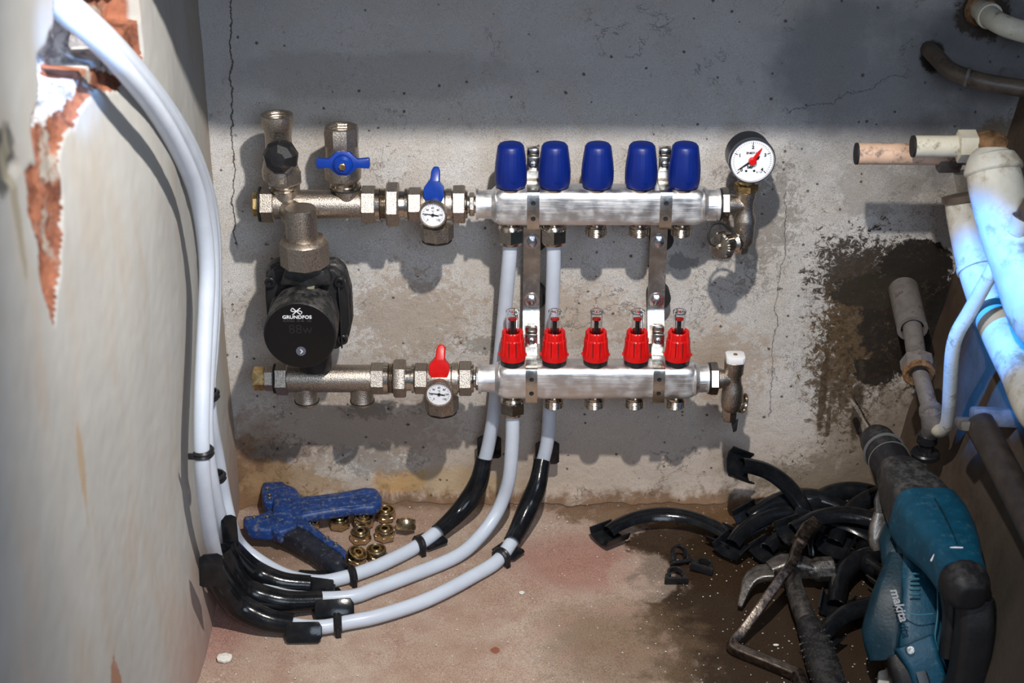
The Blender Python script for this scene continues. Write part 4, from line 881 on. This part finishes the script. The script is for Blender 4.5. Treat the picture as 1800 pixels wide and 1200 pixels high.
# ------------------------------------------------------------------ blue pipe cutter
pc = thing('pipe_cutter', 'worn blue pipe cutter lying open in the corner', 'pipe cutter', F(540, 930))
def fpoly(pts, zt, zb, bev, seg=3):
    P = [F(a, b, zt) for a, b in pts]; return prism([(q.x, q.y) for q in P], zb, zt, bev, None, seg)
build('head', MB().add(fpoly([(497, 846), (520, 855), (532, 872), (530, 905), (520, 925), (490, 935), (468, 922), (478, 900), (480, 875), (478, 860)], .034, .014, .005)), BLUET, pc)
build('upper_jaw', MB().add(fpoly([(461, 846), (498, 844), (510, 856), (500, 870), (484, 872), (480, 882), (464, 882), (459, 866)], .032, .014, .004)), BLUET, pc)
build('lower_jaw', MB().add(fpoly([(427, 905), (452, 903), (475, 893), (498, 905), (502, 928), (470, 930), (438, 928), (427, 918)], .032, .013, .005)), BLUET, pc)
hu = build('upper_handle', MB().add(fpoly([(522, 870), (552, 868), (600, 862), (640, 854), (662, 855), (671, 868), (671, 880), (660, 890), (620, 890), (560, 900), (526, 906)], .034, .018, .006)), BLUET, pc)
build('handle_ridge', MB().add(fpoly([(530, 875), (600, 869), (655, 860), (657, 864), (600, 874), (531, 880)], .0345, .030, .001)).add(fpoly([(530, 896), (600, 886), (655, 882), (655, 886), (600, 891), (531, 901)], .0345, .030, .001)), BLUET, hu)
build('handle_recess', MB().add(fpoly([(636, 868), (646, 867), (647, 876), (637, 877)], .0325, .031, .0)).add(fpoly([(657, 867), (665, 866), (666, 876), (658, 877)], .0325, .031, .0)), BLUED, hu)
lh = build('lower_handle', MB().add(fpoly([(488, 906), (518, 906), (545, 920), (572, 942), (596, 958), (609, 968), (606, 984), (592, 990), (575, 984), (545, 962), (510, 942), (486, 932)], .030, .006, .006)), BLUED, pc, label='blackened lower handle')
build('blue_spine', MB().add(fpoly([(505, 906), (520, 905), (548, 920), (574, 942), (598, 957), (609, 967), (606, 980), (598, 970), (572, 953), (540, 930), (512, 917)], .0325, .028, .0015)), BLUET, lh)
rv = MB()
for a, b in ((470, 858), (474, 870), (492, 858), (447, 909), (470, 908), (513, 905), (575, 945), (590, 956), (474, 876)):
    rv.add(lathe([(0, .0030), (.0012, .0028), (.0014, .0014), (.0006, .0012)], F(a, b, .0325), (0, 0, 1), 14))
build('rivets', rv, ZINC, pc)
sp = []
p0, p1 = F(535, 905, .018), F(556, 916, .018)
for k in range(60):
    t = k/59; d = p1-p0; n1 = Vector((0, 0, 1)); n2 = d.cross(n1).normalized(); sp.append(p0+d*t+(n1*cos(t*12*pi)+n2*sin(t*12*pi))*.0045)
build('spring', MB().add(tube(sp, .0008, 6, 1, smooth=False)), ZINC, pc)

# ------------------------------------------------------------------ hammer and bent bar
hm = thing('claw_hammer', 'claw hammer with dark grip lying under the bent bar', 'hammer', F(1400, 1050))
def loft(pts, widths, up=(0, 0, 1), n=5, r=.45):
    P = crs(pts, n); m = len(P); Lw = len(widths)-1; S = []
    for i in range(m):
        t = i*Lw/(m-1); k = min(int(t), Lw-1); f_ = t-k; a, b = widths[k], widths[k+1]; S.append((a[0]*(1-f_)+b[0]*f_, a[1]*(1-f_)+b[1]*f_))
    return sweep(rsec(1, 1, r, 4), P, Vector(up), S)
build('head', MB().add(loft([F(1352, 1003, .026), F(1378, 996, .028), F(1405, 996, .028), F(1432, 1002, .026)], [(.010, .009), (.014, .013), (.013, .012), (.009, .009)])).add(lathe([(-.020, .009), (-.014, .011), (-.008, .0155), (.010, .0155), (.012, .014)], F(1446, 1000, .026), (1, .15, -.05), 10)), TOOLD, hm)
for dz, (ex, ey) in ((.012, (1304, 1048)), (-.004, (1300, 1066))):
    build('claw', MB().add(loft([F(1360, 1002+8*(dz < 0), .028), F(1336, 1004+8*(dz < 0), .026), F(1316, 1018+8*(dz < 0), .020), F(ex, ey, .008)], [(.009, .005), (.009, .005), (.007, .004), (.003, .0015)])), TOOLD, hm)
build('shaft', MB().add(tube([F(1390, 1000, .030), F(1396, 1030, .026), F(1408, 1065, .023), F(1424, 1105, .020)], [.0100, .0105, .0120, .0125], 20)), TOOLD, hm)
gr_ = build('grip', MB().add(tube([F(1420, 1096, .020), F(1432, 1125, .020), F(1446, 1165, .021), F(1462, 1215, .022), F(1474, 1262, .022)], [.0135, .0160, .0185, .0180, .0190], 28)), BLACKM, hm)
st_ = MB(); random.seed(3)
G = [F(1432, 1125, .020), F(1446, 1165, .021), F(1462, 1215, .022)]
GP = crs(G, 7); T_, X_, Y_ = frames(GP)
for i in range(len(GP)):
    for k in range(10):
        t = 2*pi*(k+.5*(i % 2))/10; u = X_[i]*cos(t)+Y_[i]*sin(t); st_.add(lathe([(-.002, .0010), (.0006, .0009), (.0009, 0)], GP[i]+u*.0180, u, 5))
o_ = build('grip_studs', st_, mat('grip_stud', (.05, .05, .05), .35), gr_); o_['kind'] = 'stuff'
bb = thing('bent_bar', 'bent bare steel bar with two elbows lying across the hammer', 'bar', F(1300, 1135))
BP = [F(1430, 921, .062), F(1411, 938, .060), F(1400, 966, .057), F(1392, 990, .053), F(1376, 1012, .050), F(1340, 1062, .034), F(1303, 1112, .014), F(1288, 1132, .009), F(1294, 1140, .008), F(1312, 1148, .008), F(1352, 1164, .008), F(1390, 1180, .008), F(1403, 1186, .009), F(1408, 1198, .012), F(1416, 1216, .018)]
build('rod', MB().add(sweep(rsec(.0062, .0062, .0024, 3), crs(BP, 5), Vector((.3, -.4, 1)))), TOOLST, bb)
build('flattened_end', MB().add(sweep(rsec(.0085, .0062, .0022, 3), [F(1434, 920, .060), F(1418, 930, .062), F(1404, 954, .0605)], Vector((.3, -.4, 1)))), TOOLST, bb)

# ------------------------------------------------------------------ rotary hammer drill
T0 = W(1536, 764, -.13); T1 = W(1703, 1040, -.455)
ax = (T1-T0); LN = ax.length; ax.normalize()
dr = thing('rotary_hammer', 'dusty teal cordless rotary hammer standing in the right corner', 'power drill', F(1640, 1180, 0))
def ap(t): return T0+(T1-T0)*t
def rp(t, px): return px*sc(ap(t))
build('drill_bit', MB().add(lathe([(0, .0001), (-.004, .0028)]+[(-.006-k*.0025, .0034 if k % 2 else .0024) for k in range(12)]+[(-.050, .004)], T0-ax*.0+(-ax)*.040, ax*-1 if False else ax, 12)).add(lathe([(-.046, .0024), (-.020, .0030), (.004, .0045)], T0, ax, 12)), ZINC, dr)
def seg_(prof, name, m, seg=36, **k): return build(name, MB().add(lathe([(t*LN, rp(t, r)) for t, r in prof], T0, ax, seg, **k)), m, dr)
seg_([(-.02, 5), (-.015, 9), (0.0, 14), (.01, 24), (.04, 30), (.10, 33), (.115, 31), (.13, 34), (.17, 34)], 'chuck', BLACKM)
seg_([(.165, 30), (.175, 36), (.19, 35), (.27, 34), (.275, 37), (.29, 37), (.30, 33)], 'chuck_sleeve', BLACK, 36)
for t in (.12, .18, .283): seg_([(t-.003, 33), (t, 37.2), (t+.004, 33)], 'chuck_ring', mat('worn_ring', (.10, .10, .10), .5))
# gear housing and teal shell as lofted rounded sections
UPD = Vector((.05, .35, 1)).normalized()
def hull(name, st, m, n=4, rr=.55, par=dr):
    P = []; S = []
    for (t, off, u, wd, hg) in st:
        c = ap(t); k = sc(c); P.append(c+Vector((off*k, 0, u*k))); S.append((wd*k, hg*k))
    Q = crs(P, n); m_ = len(Q); L_ = len(S)-1; SS = []
    for i in range(m_):
        t = i*L_/(m_-1); k = min(int(t), L_-1); f_ = t-k; SS.append(tuple(S[k][j]*(1-f_)+S[k+1][j]*f_ for j in (0, 1)))
    return build(name, MB().add(sweep(rsec(1, 1, rr, 5), Q, UPD, SS)), m, par, ang=40)
hull('gear_housing', [(.27, 0, 0, 33, 33), (.33, 1, 0, 40, 40), (.42, 3, -2, 50, 46), (.50, 5, -4, 55, 50), (.545, 6, -5, 58, 52)], GUNM)
hull('upper_shell', [(.53, 6, -5, 60, 54), (.60, 8, -5, 62, 54), (.68, 8, -3, 60, 50), (.78, 6, 2, 52, 44), (.86, 3, 2, 44, 40), (.93, 1, 0, 40, 38)], TEAL)
hull('shell_seam', [(.60, 8, 50, 1.5, 1.5), (.70, 8, 47.5, 1.5, 1.5), (.85, 3, 42.5, 1.5, 1.5)], TEALD)
hull('white_line', [(.865, -42, 14, 1.6, 1.6), (.866, -34, 32, 1.6, 1.6), (.867, -10, 42, 1.6, 1.6), (.866, 10, 42, 1.2, 1.2)], INKW, 3)
hull('rear_cap', [(.925, 1, 0, 41, 39), (.96, 1, 0, 42, 40), (1.0, 0, -1, 38, 36), (1.03, 0, -1, 26, 24), (1.035, 0, -1, 10, 10)], BLACKM, rr=.8)
# upright motor body down to the foot
def vb(px, py, y): return W(px, py, y)
MPTS = [vb(1606, 905, -.255), vb(1610, 960, -.285), vb(1612, 1030, -.330), vb(1612, 1090, -.360), vb(1618, 1150, -.385), vb(1630, 1215, -.405)]
MW = [(.030, .034), (.030, .038), (.030, .038), (.031, .036), (.033, .036), (.034, .034)]
def loft2(name, pts, wd, up, m, par=dr, rr=.5): return build(name, MB().add(loft(pts, wd, up, 5, rr)), m, par, ang=40)
mb_ = loft2('motor_body', MPTS, MW, (0, -1, .3), TEAL)
for k in range(5):
    c = vb(1607, 1008+k*9, -.366-k*.003); build('vent_slot', MB().add(rbox((.0115, .0016, .0022), c, .0006)), mat('vent_edge_teal', (.04, .17, .23), .5) if k == 0 else bpy.data.materials['vent_edge_teal'], mb_)
loft2('side_panel', [vb(1580, 985, -.315), vb(1566, 1050, -.350), vb(1556, 1110, -.375), vb(1560, 1160, -.395)], [(.012, .020), (.020, .022), (.024, .022), (.018, .020)], (-.4, -1, .2), TEALD)
loft2('inner_shell', [vb(1583, 905, -.25), vb(1578, 960, -.29), vb(1572, 1010, -.32)], [(.014, .018), (.020, .02), (.012, .016)], (-.4, -1, .2), TEALD)
pth = [vb(1574, 1034, -.386), vb(1590, 1084, -.408)]
mk_dir = (pth[1]-pth[0])
text('makita', .0135, mat_frame((pth[0]+pth[1])/2+Vector((-.002, -.004, 0)), mk_dir, Vector((.85, -.1, .45))), mat('worn_grey_ink', (.30, .31, .33), .5), 'lettering', dr, bold=.0003, sx=1.0, shear=.2)
ed = bpy.data.materials['vent_edge_teal']  # paler teal, paints thin highlights along the body seams
build('seam_highlight', MB().add(tube([vb(1584, 1072, -.392), vb(1610, 1080, -.402), vb(1640, 1078, -.400)], .0008, 6, 4)), ed, mb_)
build('seam_highlight', MB().add(tube([vb(1648, 1030, -.378), vb(1648, 1080, -.398), vb(1644, 1125, -.412), vb(1660, 1165, -.424), vb(1676, 1200, -.434)], .0008, 6, 4)), ed, mb_)
loft2('battery_block', [vb(1582, 1150, -.400), vb(1596, 1185, -.415), vb(1612, 1235, -.43)], [(.016, .02), (.020, .022), (.02, .02)], (0, -1, .4), BLACKM)
loft2('front_strip', [vb(1606, 1128, -.412), vb(1622, 1165, -.425), vb(1642, 1225, -.440)], [(.022, .010), (.018, .010), (.018, .010)], (0, -1, .4), TEAL, rr=.3)
loft2('strip_inset', [vb(1604, 1146, -.423), vb(1617, 1178, -.434), vb(1630, 1220, -.448)], [(.0065, .003), (.0065, .003), (.0065, .003)], (0, -1, .4), BLACK, rr=.3)
build('screw', MB().add(lathe([(0, .0048), (.002, .0042)], vb(1600, 1142, -.4275), (0, -.8, .5), 14)), ZINC, dr)
loft2('rear_handle', [vb(1712, 1050, -.44), vb(1712, 1100, -.45), vb(1705, 1160, -.455), vb(1690, 1215, -.455), vb(1640, 1240, -.44)], [(.017, .018), (.018, .018), (.018, .018), (.019, .018), (.018, .018)], (0, -1, .3), BLACKM)
loft2('trigger_guard', [vb(1668, 1010, -.40), vb(1676, 1080, -.42), vb(1672, 1150, -.43)], [(.012, .014), (.010, .012), (.012, .012)], (0, -1, .3), BLACKM)
build('side_lever', MB().add(loft([vb(1553, 862, -.23), vb(1552, 880, -.235), vb(1553, 905, -.245)], [(.006, .004), (.010, .004), (.010, .004)], (0, -1, .4), 4, .4)), GUNM, dr)
build('selector_hook', MB().add(loft([vb(1551, 902, -.262), vb(1547, 925, -.268), vb(1545, 948, -.274), vb(1548, 966, -.28)], [(.009, .005), (.0115, .007), (.012, .008), (.009, .006)], (0, -1, .4), 4, .5)), mat('smoky_metal', (.20, .18, .16), .3, .7, .3, 60, .3, 300), dr)

# ------------------------------------------------------------------ old pipes on the right
def open_stub(c0, c1, r, w_=.002):
    a = c1-c0; l = a.length
    return lathe([(.012, 0), (.012, r-w_), (0, r-w_), (0, r), (l, r), (l, r*.5)], c0, a, 32)
g1 = W(1505, 270, -.140); g2 = Vector((W(1742, 285, -.140).x, -.140, g1.z-.001)); s_ = sc(g1)
p1_ = thing('cut_pipe_stub', 'pinkish cut pipe stub pointing left, the longer and rearmost one', 'pipe', g1)
build('pipe', MB().add(open_stub(g1, g2, 19*s_)), PINKP, p1_)
build('cut_rim', MB().add(lathe([(-.0006, 15.5*s_), (-.0008, 19.2*s_), (.0015, 19.3*s_)], g1, g2-g1, 32)).add(lathe([(-.0005, 0), (-.0007, 15.5*s_)], g1, g2-g1, 32)), mat('stub_mouth_shade', (.012, .012, .013), .7), p1_)  # black rim and disc paint the dark inside of the open stub
build('coupling', MB().add(lathe([(0, 17*s_), (.001, 21*s_), (.024, 21*s_), (.025, 17*s_)], W(1648, 283, -.140), (1, 0, 0), 6)), GREYP, p1_)
h1 = W(1604, 257, -.185); h2 = Vector((W(1745, 257, -.185).x, -.185, h1.z)); s_ = sc(h1)
p2_ = thing('cream_pipe_stub', 'cream cut pipe stub with a hexagonal collar, the shorter front one', 'pipe', h1)
build('pipe', MB().add(open_stub(h1, h2, 19*s_)), CREAM, p2_)
build('cut_rim', MB().add(lathe([(-.0006, 14*s_), (-.0008, 19.2*s_), (.002, 19.3*s_)], h1, h2-h1, 32)).add(lathe([(-.0005, 0), (-.0007, 14*s_)], h1, h2-h1, 32)), bpy.data.materials['stub_mouth_shade'], p2_)  # same painted darkness over the mouth of the cream stub
build('hex_collar', MB().add(lathe([(0, 20*s_), (.0015, 29*s_), (.020, 29*s_), (.0215, 24*s_)], W(1681, 257, -.185), (1, 0, 0), 6, phase=.2)), CREAM, p2_)
build('rusty_joint', MB().add(tube([W(1708, 257, -.185), W(1735, 258, -.188), W(1760, 268, -.192)], [.0125, .0185, .017], 20)), RUST, p2_)
k1 = [W(1744, 284, -.24), W(1752, 330, -.255), W(1770, 400, -.28), W(1797, 480, -.31), W(1838, 570, -.35), W(1870, 620, -.38)+Vector((.05, 0, 0))]
bp_ = thing('soil_pipe', 'thick stained white pipe with rounded top, the biggest on the right', 'pipe', k1[0])
build('pipe', MB().add(tube([k1[0]+Vector((0, .006, .012))]+k1, [.016, .0265, .0285, .0285, .0285, .0285, .0285], 36)), CREAMW, bp_)
build('socket_cap', MB().add(lathe([(-.012, .010), (-.006, .024), (.006, .030), (.010, .030), (.012, .0285)], k1[0], (k1[1]-k1[0]), 36)), CREAMW, bp_)
k2 = [W(1692, 348, -.165), W(1700, 400, -.175), W(1716, 470, -.205), W(1745, 555, -.25), W(1790, 650, -.34), W(1846, 745, -.46), W(1900, 800, -.52)+Vector((.06, 0, 0))]
bl_ = thing('drain_pipe', 'white pipe lit blue with an open top and ring joint', 'pipe', k2[0])
build('pipe', MB().add(tube(k2, .0200, 36)), CREAMW, bl_)
build('top_rim', MB().add(lathe([(-.004, .017), (-.004, .0225), (.003, .0225), (.004, .0200)], k2[0], (k2[1]-k2[0]), 36)), BROWNP, bl_)
bj = k2[2]; build('socket_ring', MB().add(lathe([(-.003, .0200), (-.002, .0218), (.003, .0218), (.004, .0200)], bj, (k2[3]-k2[2]), 36)), CREAMW, bl_)
bj = (k2[3]); build('rust_ring', MB().add(lathe([(-.004, .0200), (-.003, .0220), (.004, .0220), (.005, .0200)], bj, (k2[4]-k2[3]), 36)), BROWNP, bl_)
bk = thing('rear_drain_pipe', 'dull white pipe running down behind the blue-lit pipe', 'pipe', W(1720, 300, -.09))
build('pipe', MB().add(tube([W(1702, 300, -.090), W(1716, 380, -.100), W(1740, 500, -.12), W(1765, 620, -.15), W(1800, 760, -.19), W(1840, 860, -.22)], .0165, 28)), CREAMW, bk)
ho = thing('thin_hose', 'thin cream plastic pipe bending down in front of the blue-lit pipe', 'pipe', W(1700, 560, -.28))
build('pipe', MB().add(tube([W(1960, 300, -.29), W(1850, 340, -.295), W(1795, 395, -.30), W(1775, 425, -.30), W(1742, 480, -.295), W(1706, 545, -.285), W(1683, 585, -.275), W(1674, 620, -.265), W(1670, 680, -.245), W(1667, 730, -.225), W(1662, 750, -.215), W(1650, 757, -.20), W(1642, 748, -.18)], .0078, 20)), CREAM, ho)
build('nut', MB().add(lathe([(0, .010), (.002, .012), (.018, .012), (.020, .010)], W(1782, 412, -.302), W(1795, 395, -.30)-W(1782, 418, -.30), 24)), CREAM, ho)
build('brass_fitting', MB().add(lathe([(0, .010), (.004, .0115), (.012, .0115), (.014, .009), (.030, .009)], W(1789, 400, -.302), W(1800, 380, -.30)-W(1789, 400, -.30), 20)), BROWNP, ho)
# grey drain branch out of the stained patch
ds = thing('drain_branch', 'dusty grey pipe branch sticking out of the black damp patch', 'pipe', W(1600, 520, 0))
a0 = W(1588, 508, .004); a1 = W(1604, 578, -.075)
build('sleeve', MB().add(lathe([(0, .0185), ((a1-a0).length, .0185), ((a1-a0).length, .014), ((a1-a0).length-.012, .0135), ((a1-a0).length-.012, 0)], a0, a1-a0, 32)), GREYP, ds)
a2 = W(1613, 640, -.135)
build('pipe', MB().add(tube([a0.lerp(a1, .7), a1, a2], .0115, 28, smooth=False)), GREYP, ds)
ad = (a2-a1).normalized()
build('collar', MB().add(lathe([(-.012, .0135), (-.004, .0205), (.010, .0205), (.014, .0185)], a2, ad, 8)), GREYP, ds)
build('rusty_ring', MB().add(lathe([(.012, .014), (.012, .0190), (.018, .0190), (.020, .0165), (.018, .012), (.014, .011)], a2, ad, 28)), RUST, ds)
a3 = W(1636, 722, -.185)
build('tail_pipe', MB().add(tube([a2, a2.lerp(a3, .5), a3, W(1645, 745, -.19)], .0100, 24)), GREYP, ds)
build('elbow_ring', MB().add(lathe([(-.004, .011), (-.003, .0135), (.004, .0135), (.005, .011)], a3, ad, 24)).add(tube([a3, W(1640, 745, -.185), W(1634, 762, -.178)], [.013, .0135, .010], 20)), GREYP, ds)
vc_ = W(1630, 768, -.176)
build('black_valve', MB().add(lathe([(.008, .008), (.004, .0115), (-.006, .0125), (-.010, .009), (-.018, .009), (-.019, .0155), (-.021, .0172), (-.026, .0172), (-.028, .014)], vc_, (0, 0, 1), 24)), BLACK, ds)
# bracketed dark pipe on the right wall
dp = thing('dark_pipe', 'dark pipe in a grey clamp on the right wall below the blue light', 'pipe', W(1720, 745, -.32))
build('pipe', MB().add(tube([W(1722, 745, -.32), W(1760, 815, -.38), W(1800, 893, -.45), W(1860, 1010, -.56)], .0160, 28)), DARKP, dp)
build('clamp', MB().add(rbox((.036, .012, .042), (0, 0, 0), .004, mat_frame(W(1712, 746, -.312), (1, -.1, 0), (0, .4, 1))))
      .add(rbox((.050, .020, .026), (0, 0, 0), .004, mat_frame(W(1748, 733, -.305), (1, -.1, 0), (0, .4, 1)))), mat('grey_clamp', (.12, .105, .09), .7, 0, .3, 60, .5, 300), dp)
# pipes at the top right
bw_ = thing('brown_pipe', 'thin brown pipe coming out of a hole high on the back wall', 'pipe', W(1640, 95, 0))
BQ = [W(1628, 82, .012), W(1644, 98, -.02), W(1668, 122, -.045), W(1700, 136, -.06), W(1745, 147, -.07), W(1830, 160, -.08)]
build('pipe', MB().add(tube(BQ, .0098, 24)), BROWNP, bw_)
build('ring', MB().add(lathe([(-.002, .0100), (-.0018, .0112), (.0018, .0112), (.002, .0100)], BQ[3], BQ[4]-BQ[3], 24)), GREYP, bw_)
ce = thing('cream_elbow_pipe', 'cream elbow pipe leaving the top right corner of the wall', 'pipe', W(1730, 20, 0))
CQ = [W(1715, 14, .01), W(1732, 22, -.02), W(1752, 38, -.05), W(1780, 50, -.065), W(1840, 66, -.07)]
build('pipe', MB().add(tube(CQ, [.011, .0125, .0120, .0120, .0120], 24)), CREAM, ce)
build('ring', MB().add(lathe([(-.004, .0125), (-.003, .0150), (.004, .0150), (.005, .0125)], W(1738, 27, -.028), CQ[2]-CQ[1], 24)), CREAM, ce)
build('wall_flange', MB().add(lathe([(0, .020), (.006, .018), (.008, .013)], W(1722, 16, .004), (.3, -1, 0), 20)), RUST, ce)
# fourth pipe along the top right edge, brown
# ------------------------------------------------------------------ small things on the floor
def chip(px, py, s, label, sh=1.0, group=None, rot=0, z=.0005):
    random.seed(int(px)); k = 8; c = F(px, py, z)
    pl = [(s*(.75+.4*random.random())*cos(2*pi*i/k+rot), s*sh*(.75+.4*random.random())*sin(2*pi*i/k+rot)) for i in range(k)]
    o = build('plaster_chip', MB().add(prism(pl, 0, s*.35, s*.08, Matrix.Translation(c) @ Matrix.Rotation(.15, 4, 'X'))), CHIP); tag(o, label, 'chip', group)
chip(396, 1158, .0105, 'white plaster chip on the floor at the lower left', .75)
chip(1215, 908, .0042, 'larger white flake of the trio behind the loose bend guide', .6, 'flakes behind the loose guide')
chip(1226, 904, .0040, 'rear white flake of the trio behind the loose bend guide', .5, 'flakes behind the loose guide')
chip(1219, 919, .0034, 'front white flake of the trio behind the loose bend guide', .5, 'flakes behind the loose guide')
chip(1364, 1134, .0034, 'white flake on the dark floor right of the bent bar', .5)
chip(917, 1042, .0036, 'white flake on the bare floor below the right bend guide', .8)
wp_ = build('plastic_offcut', MB().add(prism([(-.012, -.012), (.010, -.014), (.012, 0), (.004, .012), (-.008, .008)], 0, .012, .002, Matrix.Translation(F(1556, 1200, 0)) @ Matrix.Rotation(.3, 4, 'X'))), mat('dirty_white_plastic', (.50, .48, .42), .6, 0, .2, 80, .4, 200)); tag(wp_, 'dirty white plastic offcut at the foot of the drill', 'offcut')
random.seed(11); cr_ = MB()
for i in range(620):
    px = random.uniform(360, 1640); py = random.uniform(884, 1200)
    if px > 1130 or random.random() < .35 or py < 930:
        p = F(px, py, .0004); s = random.choice((.0004, .0005, .0006, .0008, .0012)); a = random.random()*3
        if p.x > LX+.02: cr_.add(([p+Vector((s*cos(a), s*sin(a), 0)), p+Vector((-s*.8*sin(a), s*cos(a), 0)), p+Vector((-s*cos(a), -s*sin(a), 0)), p+Vector((s*sin(a), -s*.7*cos(a), 0)), p+Vector((0, 0, s*.9))], [(0, 1, 4), (1, 2, 4), (2, 3, 4), (3, 0, 4), (0, 3, 2, 1)]))
cb = build('plaster_crumbs', cr_, CHIP, flat=True); tag(cb, 'fine pale plaster crumbs strewn over the floor', 'crumbs'); cb['kind'] = 'stuff'
